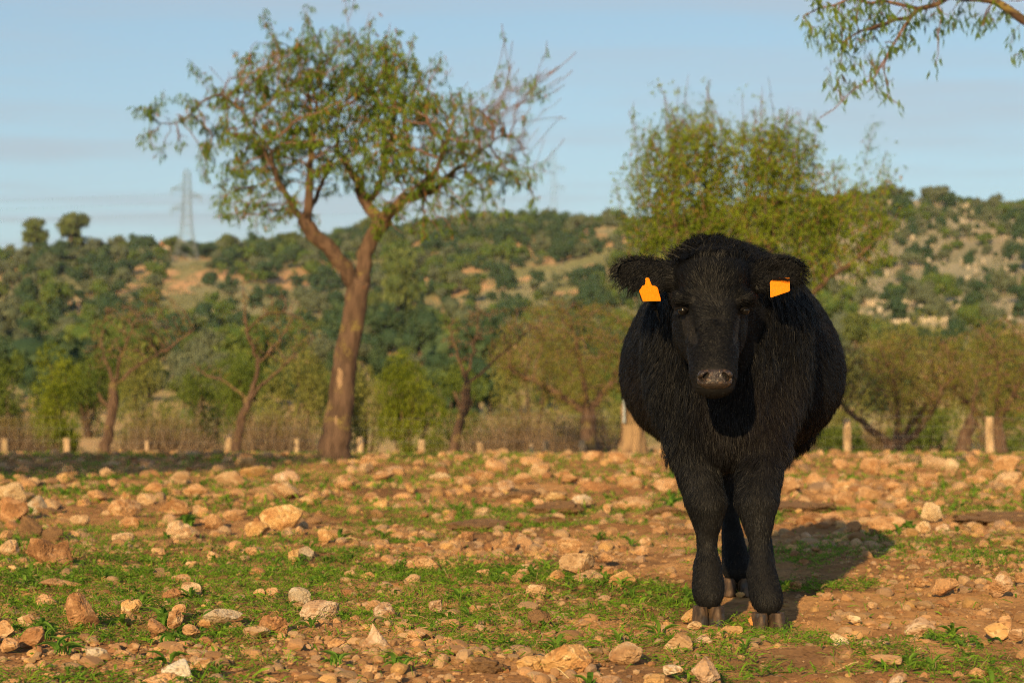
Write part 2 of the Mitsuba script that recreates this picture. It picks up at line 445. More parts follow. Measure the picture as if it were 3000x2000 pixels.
sw = np.stack([nnoise(p * 9, 31) - .5, nnoise(p * 9, 32) - .5, nnoise(p * 9, 33) - .5], -1)
flow[leg] = (0, 0.2, -1)
chest = (~head) & (y < 0.25) & ~leg
flow[chest] = (0, 0.1, -1)
flow[head] = np.stack([(x - hx) * 9, 0 * x + 0.5, np.where(z > 0.87, 0.55, -0.15)], -1)[head]
flow[ear] = np.stack([np.sign(x - hx), 0 * x + 0.3, (z - 1.0) * 9 - 0.1], -1)[ear]
flow[poll] = np.stack([(x - hx) * 10, 0 * x - 0.2, 0 * x + 1.0], -1)[poll]
flow = flow + sw * np.where(poll | ear, 2.6, np.where(head, 1.1, 0.9))[:, None] + rng.normal(0, 0.16, (N_FUR, 3))
flow = unit(flow - (flow * n).sum(1, keepdims=True) * n)
length = np.full(N_FUR, 0.038)
length[(z < 0.62) & ~head & ~leg] = 0.048
length[chest] = 0.044
length[leg] = np.interp(z[leg], [0.05, 0.2, 0.4, 0.47], [0.010, 0.011, 0.018, 0.03])
length[head] = np.interp(z[head], [0.68, 0.80, 0.93, 1.0], [0.006, 0.012, 0.020, 0.028])
length[ear] = 0.020
length[poll] = 0.050
patch = head & ((((np.abs(x - hx + 0.004) - 0.062 - 0.25 * (z - 0.84)) / 0.014) ** 2 + ((z - 0.842) / 0.042) ** 2) < 1)    # sleek hollows below the eyes
length[patch] = 0.004
browm = head & ((((np.abs(x - hx) - 0.080) / 0.030) ** 2 + ((z - 0.928) / 0.022) ** 2) < 1)
length[browm] = 0.034
length *= rng.uniform(0.6, 1.25, N_FUR)
lift = np.where(head & ~poll & ~ear, 0.30, 0.62) + rng.normal(0, 0.12, N_FUR)
lift[poll | ear] += 0.25
lift[leg] = 0.30
NOSE = np.array([hx - 0.013, -0.457, 0.705])
keep = ~(head & (z > 0.885) & (z < 0.907) & (np.abs(np.abs(x - hx) - 0.087) < 0.019)) & (np.linalg.norm((p - NOSE) / [0.050, 0.05, 0.032], axis=1) > 1) & (z > 0.052)
for s in (-1, 1):
    keep &= np.linalg.norm((p - [hx + 0.089 * s, -0.312, 0.897]) / [0.024, 0.03, 0.014], axis=1) > 1
keep &= ~((z < 0.70) & head & (y < -0.42) & (np.abs(z - 0.680) < 0.012))
p, n, flow, length, lift, patch = p[keep], n[keep], flow[keep], length[keep], lift[keep], patch[keep]
d1 = unit(flow + n * lift[:, None])
d2 = unit(flow + n * (lift * 0.2)[:, None] + rng.normal(0, 0.22, p.shape))
d2[:, 2] -= 0.12
mid = p + d1 * (length * 0.5)[:, None]
tip = mid + d2 * (length * 0.55)[:, None]
# neighbouring hairs gather into locks
guide = rng.choice(len(p), len(p) // 16, replace=False)
near_g = guide[cKDTree(p[guide]).query(p)[1]]
same = (flow[near_g] * flow).sum(1) > 0.3
pull = np.clip((length - 0.007) / 0.03, 0, 1)[:, None] * 0.62 * same[:, None]
tip = tip + (tip[near_g] + (p - p[near_g]) * 0.15 - tip) * pull
mid = mid + (mid[near_g] + (p - p[near_g]) * 0.55 - mid) * pull * 0.6
is_face = (p[:, 1] < -0.10) & (p[:, 2] > 0.62) & (p[:, 2] < 1.02) & (np.abs(p[:, 0] - hx) < 0.125)
side = unit(np.cross(d1, n + rng.normal(0, 0.45, p.shape)))
wd = (rng.uniform(0.00035, 0.00065, len(p)) * np.where(length < 0.014, 0.9, 1.0))[:, None]
fv = np.stack([p - side * wd, p + side * wd, mid + side * wd * 0.8, mid - side * wd * 0.8, tip], 1).reshape(-1, 3)
o = (np.arange(len(p)) * 5)[:, None]
ff = np.concatenate([o + [0, 1, 2], o + [0, 2, 3], o + [3, 2, 4]], 1).reshape(-1, 3)
g = np.clip(rng.uniform(0, 1, len(p)) ** 1.6 * (0.15 + 1.9 * nnoise(p * [34, 34, 22], 44) * nnoise(p * 9, 45) * 1.6), 0, 1.6)
rust = np.clip(nnoise(p * 3.3, 40) * 1.6 - 0.75, 0, 0.6) * (p[:, 2] < 0.9)
fc = np.array([0.0040, 0.0042, 0.0050]) + np.array([0.0115, 0.0118, 0.0135]) * g[:, None] + rust[:, None] * np.array([0.007, 0.0025, 0.0005])
fc[is_face] *= 0.8
fc[patch] = np.array([0.026, 0.024, 0.024])
scene["fur_material"] = {"type": "twosided", "bsdf": {"type": "principled", "base_color": {"type": "mesh_attribute", "name": "vertex_color"}, "roughness": 0.5, "specular": 0.14}}
scene["face_hair_material"] = {"type": "twosided", "bsdf": {"type": "principled", "base_color": {"type": "mesh_attribute", "name": "vertex_color"}, "roughness": 0.45, "specular": 0.12}}
fv = fv.reshape(-1, 5, 3)
for name, m, mat, lab in (("coat", ~is_face, "fur_material", "long shaggy black hair hanging in locks"), ("face_hair", is_face, "face_hair_material", "short glossy black hair of the face")):
    o = (np.arange(m.sum()) * 5)[:, None]
    ff = np.concatenate([o + [0, 1, 2], o + [0, 2, 3], o + [3, 2, 4]], 1).reshape(-1, 3)
    part(cow, name, mikit.ply((fv[m].reshape(-1, 3) + COW, ff), mat, False, color=np.repeat(fc[m], 5, 0)), lab, "stuff")
lip = []
for dx in np.linspace(-0.047, 0.047, 15):                             # the line of the mouth, along the skin of the muzzle
    xx, zz = hx - 0.013 + dx, 0.6795 + 0.9 * dx * dx
    i, kz = int(round((xx - S.lo[0]) / S.h)), int(round((zz - S.lo[2]) / S.h))
    yy = S.lo[1] + S.h * int(np.argmax(S.F[i, :, kz] < 0)) - 0.001
    lip.append((xx, yy, zz))
lip = np.array(lip)
lip[1:-1, 1] = (lip[:-2, 1] + lip[1:-1, 1] + lip[2:, 1]) / 3
part(cow, "mouth", mikit.ply(tube(lip + COW, 0.0032, 6), "hide_material", True))

# long curls on the poll and along the rims of the ears
curls, heads = [], []
for i in range(1250):
    if i < 760:
        a0 = np.array([hx + 0.004 + rng.normal(0, 0.045), -0.185 + rng.normal(0, 0.045), 0.0])
        a0[2] = 1.034 + 0.036 * math.cos(min(abs(a0[0] - hx) / 0.075, 1.3))
        d = unit([(a0[0] - hx) * 7 + rng.normal(0, .35), -0.25 + rng.normal(0, .35), 0.85])
        L = rng.uniform(0.025, 0.088)
    else:
        s = -1 if i % 2 else 1
        t = rng.uniform(-1.9, 1.8)
        q = np.array([s * 0.082 * math.cos(t), 0, 0.044 * math.sin(t)]) @ rot([0, 1, 0], -0.16 * s).T
        a0 = np.array([hx + s * 0.182, -0.190 + rng.normal(0, .008), 1.003]) + q
        d = unit([s * (math.cos(t) * 0.8 + 0.35 + rng.normal(0, .25)), -0.15 + rng.normal(0, .25), math.sin(t) * 0.9 + rng.normal(0, .25)])
        L = rng.uniform(0.014, 0.034)
    w0 = unit(np.cross(d, rng.normal(size=3)))
    ph, k = rng.uniform(0, 6.28), rng.uniform(1.5, 3.6)
    t = np.linspace(0, 1, 7)[:, None]
    c = a0 + d * L * t + w0 * 0.007 * np.sin(k * t * 2 + ph) * t + np.array([0, 0, -0.018]) * t ** 2 * (L / 0.05)
    curls.append(tube(c, np.linspace(0.0013, 0.0004, 7), 3, False))
cv, cf = join(curls)
part(cow, "curls", mikit.ply((cv + COW, cf), "fur_material", False, color=np.repeat(rng.choice([0.005, 0.008, 0.014], len(cv) // 21), 21)[:, None] * np.ones(3)), "long curly black hair standing up on the poll and fringing the ears", "stuff")

# nose pad with nostrils, eyes, ear tags, hooves
Q = Solid(NOSE - [0.07, 0.06, 0.06], NOSE + [0.07, 0.06, 0.06], 0.0022)
Q.ell(NOSE + [0, 0.012, 0.003], (0.047, 0.032, 0.030), 0.02)
Q.ell(NOSE + [0, 0.006, -0.010], (0.044, 0.029, 0.019), 0.014)
for s in (-1, 1):
    Q.ell(NOSE + [0.030 * s, -0.010, 0.010], (0.017, 0.016, 0.011), 0.012)
    Q.ell(NOSE + [0.028 * s, -0.022, 0.005], (0.0058, 0.022, 0.014), 0.004, rot([0, 1, 0], -0.75 * s), cut=True)
    Q.ell(NOSE + [0.037 * s, -0.016, -0.004], (0.010, 0.02, 0.004), 0.004, rot([0, 1, 0], -0.5 * s), cut=True)
nv, nf = surface(Q.F, Q.lo, Q.h)
nm = trimesh.Trimesh(nv, np.vstack([nf[:, [0, 1, 2]], nf[:, [0, 2, 3]]]), process=False)
trimesh.smoothing.filter_taubin(nm, lamb=0.5, nu=0.52, iterations=6)
nm.vertices += body_normal(nm.vertices) * 0 + COW


def nose_skin(p, n, uv):
    a = mikit.fbm(p.x * 150, p.y * 150, p.z * 150, 2)
    return mikit.mix((0.030, 0.022, 0.019), (0.095, 0.060, 0.040), mikit.smoothstep(0.52, 0.75, a))


def nose_bump(p, n, uv):
    d = mikit.voronoi(p.x * 260, p.z * 260)
    return d[1] - d[0]


scene["nose_material"] = proc2(nose_skin, 0.30, 0.6, nose_bump, 0.0016, 4e-4)
part(cow, "nose", mikit.ply(nm, "nose_material", True), "moist brown-black nose pad with two nostrils")
scene["eye_material"] = {"type": "principled", "base_color": {"type": "rgb", "value": [0.006, 0.005, 0.005]}, "roughness": 0.22, "specular": 0.5}
lid = proc2(lambda p, n, uv: mi.Color3f(0.006, 0.005, 0.005), 0.8, 0.15)
scene["lid_material"] = lid
for s in (-1, 1):
    c = np.array([hx + 0.0855 * s, -0.303, 0.897]) + COW
    e = trimesh.creation.icosphere(3, 0.0140)
    k = part(cow, "eye", mikit.ply(trimesh.Trimesh(e.vertices + c, e.faces), "eye_material", True))
    a = np.linspace(-0.15, math.pi + 0.15, 14)
    arc = np.stack([np.cos(a) * 0.019, -0.010 - 0.004 * np.sin(a), np.sin(a) * 0.006], -1) @ rot([0, 0, 1], 0.55 * s).T + c
    part(k, "eyelid", mikit.ply(tube(arc, 0.0032, 8), "lid_material", 40))


def tag_plastic(p, n, uv):
    col = mikit.mix((0.80, 0.185, 0.002), (0.86, 0.22, 0.003), mikit.fbm(p.x * 60, p.y * 60, p.z * 60, 3))
    return mikit.mix(col, (0.55, 0.19, 0.02), mikit.smoothstep(0.60, 0.78, mikit.fbm(p.x * 170, p.y * 170, p.z * 90, 3)) * 0.6)


scene["tag_material"] = proc2(tag_plastic, 0.6, 0.08)
from shapely.geometry import Polygon
for s, poly, at, tilt in ((-1, [(-31, -2), (-21, 14), (-14, 16), (-10, 36), (-2, 36), (6, 16), (20, 12), (24, 8), (33, -28), (31, -31), (-18, -33), (-21, -30)], (-0.258, -0.245, 0.955), 0.10),
                          (1, [(-30, -29), (-27, -32), (25, -15), (28, -11), (28, 24), (26, 27), (-6, 26), (-26, 18), (-30, 13)], (0.110, -0.245, 0.966), -0.12)):
    m = trimesh.creation.extrude_polygon(Polygon(np.array(poly) / 1000.0 * 0.96), 0.0022, engine="earcut")
    m.apply_transform(trimesh.transformations.rotation_matrix(math.pi / 2, [1, 0, 0]))
    m.apply_transform(trimesh.transformations.rotation_matrix(tilt, [0, 0, 1]))
    m.apply_transform(trimesh.transformations.rotation_matrix(-0.1, [1, 0, 0]))
    m.apply_translation(COW + at)
    k = part(cow, "ear_tag", mikit.ply(m, "tag_material", False), "blank orange plastic tag hanging in the ear" if s < 0 else "blank orange plastic tag with a dark wisp of hair across it")
    if s > 0:
        continue
    pin = trimesh.creation.cylinder(0.006, 0.008, sections=16)
    pin.apply_transform(trimesh.transformations.rotation_matrix(math.pi / 2, [1, 0, 0]))
    pin.apply_translation(COW + at + np.array([-0.006 if s < 0 else 0.0, 0.004, 0.031]))
    part(k, "stud", mikit.ply(pin, "tag_material", 30))
# the wisp across the tag
wisp = []
for i in range(16):
    a = COW + np.array([0.085 + 0.004 * i * 0.5, -0.250 - 0.001 * (i % 3), 0.985 + 0.0012 * (i % 7)])
    b = a + [0.024, -0.004, -0.001 + 0.002 * math.sin(i)]
    c = b + [0.020, 0.0, -0.009 + 0.003 * math.sin(3 * i)]
    wisp.append(tube([a, b, c], [0.0010, 0.0008, 0.0003], 3))
part(cow, "wisp", mikit.ply(join(wisp), "hide_material", False))


def horn(p, n, uv):
    a = mikit.fbm(p.x * 35, p.y * 35, p.z * 35, 3)
    b = mikit.noise(p.x * 110, p.y * 110, p.z * 25)
    col = mikit.mix((0.030, 0.020, 0.014), (0.105, 0.066, 0.040), mikit.smoothstep(0.3, 0.7, 0.6 * a + 0.4 * b))
    return mikit.mix(col, (0.05, 0.045, 0.045), mikit.smoothstep(0.62, 0.75, mikit.fbm(p.x * 50 + 9, p.y * 50, p.z * 30, 2)))


scene["hoof_material"] = proc2(horn, 0.6, 0.3, lambda p, n, uv: 0.3 * mikit.noise(p.x * 40, p.y * 40, p.z * 200) + mikit.fbm(p.x * 150, p.y * 150, p.z * 150, 2), 0.0012)
for leg, yaw in ((FL, 0.0), (FR, 0.05), (HL, 0.0), (HR, 0.05)):
    hoof = numbered(cow + "__hoof")
    c = np.array(leg[-1][0])
    for s in (-1, 1):
        pts = []
        for zz, wx, fy, by in ((0.060, 0.0225, -0.037, 0.040), (0.030, 0.0240, -0.050, 0.044), (0.004, 0.0248, -0.064, 0.042), (0.0, 0.0230, -0.058, 0.040)):
            for a in np.linspace(0, 2 * np.pi, 18, endpoint=False):
                yy = math.cos(a)
                pts.append((s * 0.0238 + wx * math.sin(a) * (1.0 if yy > 0 else 1 - 0.25 * yy * yy), by * max(yy, 0) + fy * max(-yy, 0), zz))
        m = trimesh.Trimesh(pts, ConvexHull(pts).simplices)
        m = trimesh.Trimesh(*(m.vertices, m.faces)).convex_hull.subdivide().subdivide()
        m.vertices += 0.0016 * (nnoise(m.vertices * 70 + s, 5)[:, None] - .5) * unit(m.vertices - [s * .024, 0, .03])
        m.apply_transform(trimesh.transformations.rotation_matrix(yaw + 0.05 * s, [0, 0, 1]))
        gz0 = float(ground_z(c[0] + COW[0], c[1] + COW[1]))
        m.apply_translation([c[0] + COW[0], c[1] + COW[1] - 0.004, max(min(gz0, 0.008), -0.016) - 0.004])
        part(hoof, "claw", mikit.ply(m, "hoof_material", 35))

# ---------------------------------------------------------------- stones of the field
def rock(seed, n=3, cuts=9, rough=0.05, squash=(1, 1, 1)):
    r = np.random.default_rng(seed)
    m = trimesh.creation.icosphere(n, 1.0)
    v = m.vertices.copy()
    for _ in range(cuts):                                            # broken faces
        d = unit(r.normal(size=3))
        h = r.uniform(0.42, 0.88)
        over = np.maximum(v @ d - h, 0)
        v -= over[:, None] * d * 0.92
    v = v * squash
    k = nfbm(v * 1.3 + seed, 3, seed % 50) - 0.5
    v = v * (1 + 0.24 * k[:, None])
    if n > 2:
        f = nfbm(v * 6.5 + seed, 3, 3) - 0.5
        pit = np.maximum(nnoise(v * 5.0 + seed * 2, 4) - 0.72, 0)
        v = v * (1 + rough * 1.8 * f[:, None] - 0.45 * pit[:, None])
    lo, hi = v.min(0), v.max(0)
    return (v - (lo + hi) / 2) / (hi - lo) , m.faces                # in a unit box


TONES = {  # base, light crust, dirt
    "o": ((0.47, 0.270, 0.135), (0.60, 0.40, 0.23), (0.33, 0.165, 0.072)),
    "t": ((0.46, 0.300, 0.170), (0.59, 0.43, 0.27), (0.34, 0.185, 0.088)),
    "y": ((0.54, 0.325, 0.140), (0.66, 0.47, 0.25), (0.38, 0.195, 0.078)),
    "p": ((0.58, 0.42, 0.25), (0.70, 0.56, 0.38), (0.42, 0.24, 0.11)),
    "b": ((0.36, 0.180, 0.085), (0.48, 0.28, 0.15), (0.25, 0.125, 0.056)),
    "g": ((0.44, 0.35, 0.25), (0.60, 0.51, 0.40), (0.38, 0.22, 0.11)),
    "r": ((0.46, 0.30, 0.19), (0.64, 0.50, 0.37), (0.34, 0.185, 0.09)),
    "w": ((0.56, 0.50, 0.41), (0.74, 0.68, 0.58), (0.40, 0.24, 0.12)),
    "k": ((0.58, 0.27, 0.075), (0.68, 0.40, 0.16), (0.42, 0.19, 0.06)),
}


def stone_fn(base, crust, dirt):
    def fn(p, n, uv):
        a = mikit.fbm(p.x * 11, p.y * 11, p.z * 13, 3)
        b = mikit.fbm(p.x * 55, p.y * 55, p.z * 55, 3)
        col = mikit.mix(dirt, base, mikit.smoothstep(0.30, 0.55, a))
        col = mikit.mix(col, crust, mikit.smoothstep(0.47, 0.66, 0.55 * b + 0.45 * mikit.fbm(p.x * 17 + 5, p.y * 17, p.z * 17, 2)))
        pits = mikit.smoothstep(0.70, 0.80, mikit.noise(p.x * 90, p.y * 90, p.z * 90))
        return mikit.mix(col, mi.Color3f(dirt) * 0.55, pits * 0.6) * (0.82 + 0.36 * mikit.noise(p.x * 3.1, p.y * 3.1, 0))
    return fn


def stone_bump(p, n, uv):
    return mikit.fbm(p.x * 70, p.y * 70, p.z * 70, 3) + 0.5 * mikit.noise(p.x * 240, p.y * 240, p.z * 240)


TONES = {t: tuple(tuple((np.array(x) * m).tolist()) for x, m in zip(c, ((0.93, 0.90, 0.84), (0.90, 0.86, 0.80), (0.95, 0.93, 0.90)))) for t, c in TONES.items()}
for t, c in TONES.items():
    scene["stone_material_" + t] = proc2(stone_fn(*c), 0.9, 0.2, stone_bump, 0.013, 1.5e-3)

HERO = """
-3.33 13.67 0.184 0.131 p pale cream boulder at the back of the heap by the left edge
-2.79 11.52 0.157 0.138 b brown-topped round boulder in the heap by the left edge
-2.84 12.24 0.132 0.112 g grey-white blocky stone leaning on the boulder heap at the left edge
-2.82 12.59 0.094 0.075 t small tan stone behind the bark scrap by the left boulder heap
-2.70 12.96 0.086 0.052 o 
-2.49 13.23 0.092 0.084 y yellow-orange knob of stone standing just behind the long slab
-2.33 13.08 0.120 0.083 t 
-2.24 11.86 0.191 0.110 o long slab-like orange rock with a sloping top, behind the left grass
-2.23 14.49 0.164 0.082 o 
-2.34 14.20 0.094 0.059 o 
-2.58 14.77 0.152 0.078 o 
-1.87 12.23 0.081 0.053 t 
-1.62 10.11 0.168 0.087 t two-humped tan rock half sunk in grass left of the biggest boulder
-1.59 10.94 0.100 0.073 o cracked square block of orange stone left of the biggest boulder
-1.20 10.69 0.221 0.134 y big rounded ochre boulder with white-streaked crown, largest in the middle distance
-1.26 10.16 0.138 0.074 y smooth sloping ochre stone lying against the big white-streaked boulder
-1.06 10.21 0.058 0.048 o small block tucked against the front of the big white-streaked boulder
-1.31 13.20 0.110 0.066 y short yellow drum-shaped stone in grass beyond the big white-streaked boulder
-2.22 17.62 0.234 0.099 y smooth domed ochre boulder at the edge of the tree shade
-3.48 17.65 0.135 0.088 t tan domed stone at the edge of the shaded strip, left
-3.81 17.59 0.164 0.058 o 
-1.82 8.07 0.197 0.123 b biggest reddish brown boulder with a hollowed top, at the left edge
-2.15 8.78 0.085 0.070 t tan stone cut by the left frame edge, beside the hollow-topped boulder
-2.09 9.76 0.075 0.049 o smooth loaf-shaped stone beside the crumbly soil clods, left
-1.80 9.50 0.103 0.057 t oval tan stone with pointed end standing in grass
-2.04 10.94 0.105 0.055 o 
-2.33 11.09 0.101 0.059 t 
-1.52 8.84 0.062 0.029 o 
-1.23 8.47 0.051 0.042 o 
-1.12 8.84 0.059 0.032 o 
-0.89 8.38 0.045 0.056 y upright block in the three-stone row below the biggest boulder
-0.86 8.58 0.071 0.054 g white-faced angular stone at the end of the three-stone row
-0.87 9.56 0.067 0.072 y upright knobbly yellow stone right of the biggest boulder
-1.24 5.94 0.103 0.098 b large pear-shaped brown stone tilted on its narrow end in grass
-1.48 6.55 0.076 0.037 o low orange stone in weeds behind the pear-shaped stone
-1.59 7.24 0.153 0.029 o long thin ridge of red-brown rock level with the soil
-1.38 5.61 0.052 0.051 o upper orange boulder in the heap at the lower left edge
-1.26 5.40 0.063 0.054 b sloping brown boulder in the heap at the lower left edge
-1.30 5.32 0.049 0.032 o lowest round boulder of the heap at the lower left edge
-1.40 5.93 0.059 0.035 t 
-1.16 6.26 0.067 0.048 y yellow saddle-topped stone with grass in front
-1.17 7.32 0.083 0.036 o white-speckled stone behind the twin round stones
-1.07 6.85 0.071 0.050 t rough pale-flecked round stone, upper of the touching trio
-1.11 6.70 0.061 0.042 b shaded brown stone leaning under the rough pale-flecked one
-0.97 5.92 0.051 0.047 o round orange stone in the middle of a slanting chain of three
-1.00 6.19 0.049 0.039 o upper stone in a slanting chain of three
-0.99 5.74 0.055 0.040 b lowest brown stone in a slanting chain of three
-0.85 6.04 0.115 0.038 g flat pale grey-tan slab lying on the grass
-0.89 5.71 0.053 0.027 o 
-0.88 5.90 0.037 0.024 y small yellow pebble-stone under the flat pale slab
-0.67 5.75 0.084 0.055 b heart-shaped brown boulder with a notched top
-0.70 5.66 0.075 0.026 t 
-0.68 6.54 0.091 0.059 g angular block with a grey top and orange side
-0.57 6.08 0.113 0.060 r rough white-crusted boulder below the grey-topped block
-0.83 6.76 0.049 0.036 o 
-0.79 6.76 0.047 0.038 o 
-0.84 5.18 0.052 0.034 t 
-1.04 5.15 0.055 0.029 g white-topped stone among broad-leaved weeds, bottom left
-0.97 5.27 0.042 0.026 o 
-0.97 5.11 0.048 0.027 o 
-0.76 4.68 0.079 0.056 w grey-white jagged stone at the bottom edge, whitest of all
-0.73 4.85 0.053 0.035 y bright ochre stone touching the grey-white jagged stone
-0.69 4.95 0.053 0.021 y 
-0.78 4.63 0.096 0.031 o flat orange slab in front of the grey-white jagged stone
-0.46 4.67 0.054 0.028 o round orange stone cut by the bottom edge below the rough boulder
-0.54 4.65 0.045 0.019 o 
-0.46 5.39 0.047 0.025 o 
-1.06 4.71 0.036 0.022 o 
-1.13 4.95 0.028 0.020 o 
-0.92 4.94 0.033 0.020 o 
-0.33 7.95 0.106 0.061 o smooth potato-shaped orange stone alone on grass in mid field
0.25 8.90 0.133 0.071 o wide orange boulder behind the ridge-backed boulder
0.25 7.83 0.136 0.078 t ridge-backed tan boulder above a row of three small blocks
0.16 7.39 0.076 0.047 y bright yellow block, first of the row of three under the ridge-backed boulder
0.27 7.43 0.101 0.044 t wedge-shaped middle block of the row of three
0.39 7.30 0.104 0.051 y wide ochre block, last of the row of three
0.61 15.09 0.205 0.075 b smooth loaf-like brown boulder in the far stony strip
1.11 14.69 0.200 0.112 o large orange boulder just beside the cow's elbow, far strip
0.74 12.53 0.232 0.087 o broad low orange boulder in grass left of the cow
0.29 13.53 0.144 0.072 y 
0.44 12.97 0.121 0.082 g 
0.57 12.22 0.069 0.061 o 
0.17 12.96 0.086 0.056 o 
-0.74 14.89 0.069 0.069 y 
-0.32 14.79 0.069 0.069 y 
-0.35 11.45 0.061 0.050 o 
-0.02 9.32 0.059 0.071 o upright orange stone in open soil with a round one at its foot
-0.01 8.83 0.047 0.035 o 
-0.26 9.32 0.056 0.047 o 
-0.18 12.16 0.089 0.044 t 
-0.35 5.29 0.089 0.075 r pointed pinkish grey pyramid stone with grass at its foot
-0.38 6.07 0.073 0.056 r upright stone with a dark earth patch on its face
-0.45 5.98 0.056 0.026 o smooth oval orange stone behind the pyramid stone
-0.43 6.37 0.051 0.034 o 
-0.24 6.40 0.043 0.032 r 
0.13 4.90 0.120 0.068 y largest round yellow-orange boulder at the bottom, centre
0.04 4.92 0.059 0.034 y ochre stone just beside the largest round bottom boulder
0.28 5.07 0.081 0.049 t flat-faced shield-shaped stone between the round boulder and the cow
-0.26 5.57 0.052 0.026 o 
-0.23 5.11 0.053 0.027 t 
-0.33 4.79 0.037 0.030 o 
-0.27 4.72 0.039 0.022 o 
0.04 7.61 0.051 0.033 o 
-0.11 7.61 0.063 0.033 o 
0.38 4.85 0.048 0.021 g 
0.32 4.61 0.055 0.031 y 
0.22 4.61 0.061 0.028 r 
2.37 11.57 0.119 0.100 p pale cream disc-shaped stone standing in grass right of the cow
1.93 10.63 0.202 0.081 o double-humped orange boulder at the end of the cow's shadow
1.58 11.01 0.117 0.062 b dark shaded stone beside the cow's shadow, nearer the legs
1.70 10.95 0.131 0.080 b dark shaded stone at the top of the cow's shadow
1.75 10.50 0.080 0.056 b 
2.09 10.44 0.073 0.059 p 
3.18 18.09 0.132 0.138 o 
3.99 18.62 0.142 0.124 p 
4.33 19.31 0.116 0.128 o 
2.01 14.83 0.172 0.123 o big orange boulder directly right of the cow's forearm
2.36 15.98 0.149 0.106 o 
1.47 6.98 0.086 0.051 o round orange boulder on bare soil near the right edge
1.65 6.94 0.078 0.074 r rough pitted cream and orange boulder at the right edge
1.45 7.28 0.053 0.031 o 
1.14 5.75 0.090 0.046 r half-buried grey-veined mound of rock on the bare soil
1.33 5.64 0.066 0.039 y 
1.36 5.55 0.046 0.033 r 
0.86 5.41 0.052 0.034 p pale yellow angular stone on soil right of the hooves
0.50 5.41 0.056 0.036 r white-crusted round stone below the cow's hooves
0.56 5.48 0.036 0.038 o small leaning stone with a grass blade, below the hooves
0.45 4.76 0.066 0.054 r large rough cream boulder at the bottom below the cow
0.71 5.90 0.069 0.041 k bright orange broken block right in front of a front hoof
0.53 6.07 0.065 0.036 y yellow-orange stone touching the toe of a front hoof
0.52 5.85 0.043 0.021 p 
1.03 6.72 0.049 0.027 r 
0.92 5.05 0.080 0.021 t 
0.88 4.67 0.047 0.026 r 
1.03 4.75 0.032 0.019 t 
1.08 4.78 0.035 0.024 o 
0.95 4.75 0.028 0.019 t 
1.00 6.02 0.048 0.022 p 
0.76 6.84 0.030 0.016 y 
1.85 7.46 0.050 0.032 o 
1.13 6.43 0.038 0.021 o 
0.99 7.17 0.041 0.026 o 
2.14 9.32 0.047 0.028 o 
0.74 10.35 0.069 0.038 o 
0.56 8.88 0.065 0.035 o 
0.39 8.48 0.065 0.037 o 
-0.60 10.35 0.069 0.038 o 
-0.94 12.23 0.094 0.053 o 
-0.89 13.35 0.089 0.049 o 
-1.26 15.43 0.154 0.067 o 
-1.06 16.88 0.196 0.084 o 
-1.36 19.47 0.162 0.129 o 
-0.59 16.88 0.196 0.073 p 
-0.23 17.17 0.171 0.086 o 
0.20 20.28 0.236 0.101 o 
0.08 16.57 0.165 0.083 o 
0.44 16.58 0.193 0.094 o 
1.12 17.79 0.177 0.089 o 
1.19 22.33 0.223 0.096 o 
3.05 19.11 0.159 0.108 o 
3.58 18.78 0.218 0.081 o 
4.29 21.15 0.141 0.084 o 
4.81 20.27 0.202 0.101 o 
4.09 16.87 0.168 0.084 o 
3.68 16.29 0.189 0.070 o 
2.82 15.15 0.111 0.065 o 
2.49 14.43 0.110 0.058 o 
2.47 15.16 0.126 0.071 p 
2.46 12.96 0.086 0.056 o
"""
rng = np.random.default_rng(77)
taken = []


def near(x, y):
    far = "in the far stony strip" if y > 17 else "well behind the cow" if y > 12 else "in mid field" if y > 7.6 else "on near ground"
    return far, ZONE(x, y)


TONE_WORD = {"o": "orange", "t": "tan", "y": "ochre yellow", "p": "pale cream", "b": "reddish brown", "g": "grey-topped", "r": "pinkish cream", "w": "grey-white", "k": "bright orange"}


def plain_label(x, y, w, h, tone):
    far, side = near(x, y)
    size = "large" if w > 0.16 else "middling" if w > 0.10 else "small"
    shape = "flat" if h < 0.48 * w else "rounded" if h < 0.6 * w else "upright"
    return f"{size} {shape} {TONE_WORD[tone]} stone {far}, {side}"


def set_stone(mesh, x, y, w, h, tone, label, group=None, depth=None, lean=0.0, sink=0.25, yaw=None):
    k = thing("field_stone", label, "stone", group)
    d = depth or w * rng.uniform(0.6, 0.9)
    z = float(land(x, y))
    a = yaw if yaw is not None else rng.uniform(-0.5, 0.5)
    M = T().translate([x, y, z + h * (0.5 - sink * 0.4)]).rotate([0, 0, 1], math.degrees(a)).rotate([0, 1, 0], math.degrees(lean)).scale([w * 1.04, d, h * (1 + sink * 0.6)])
    scene[k] = {**mesh, "to_world": M, "bsdf": {"type": "ref", "id": "stone_material_" + tone}}
    taken.append((x, y, w / 2))
    return k


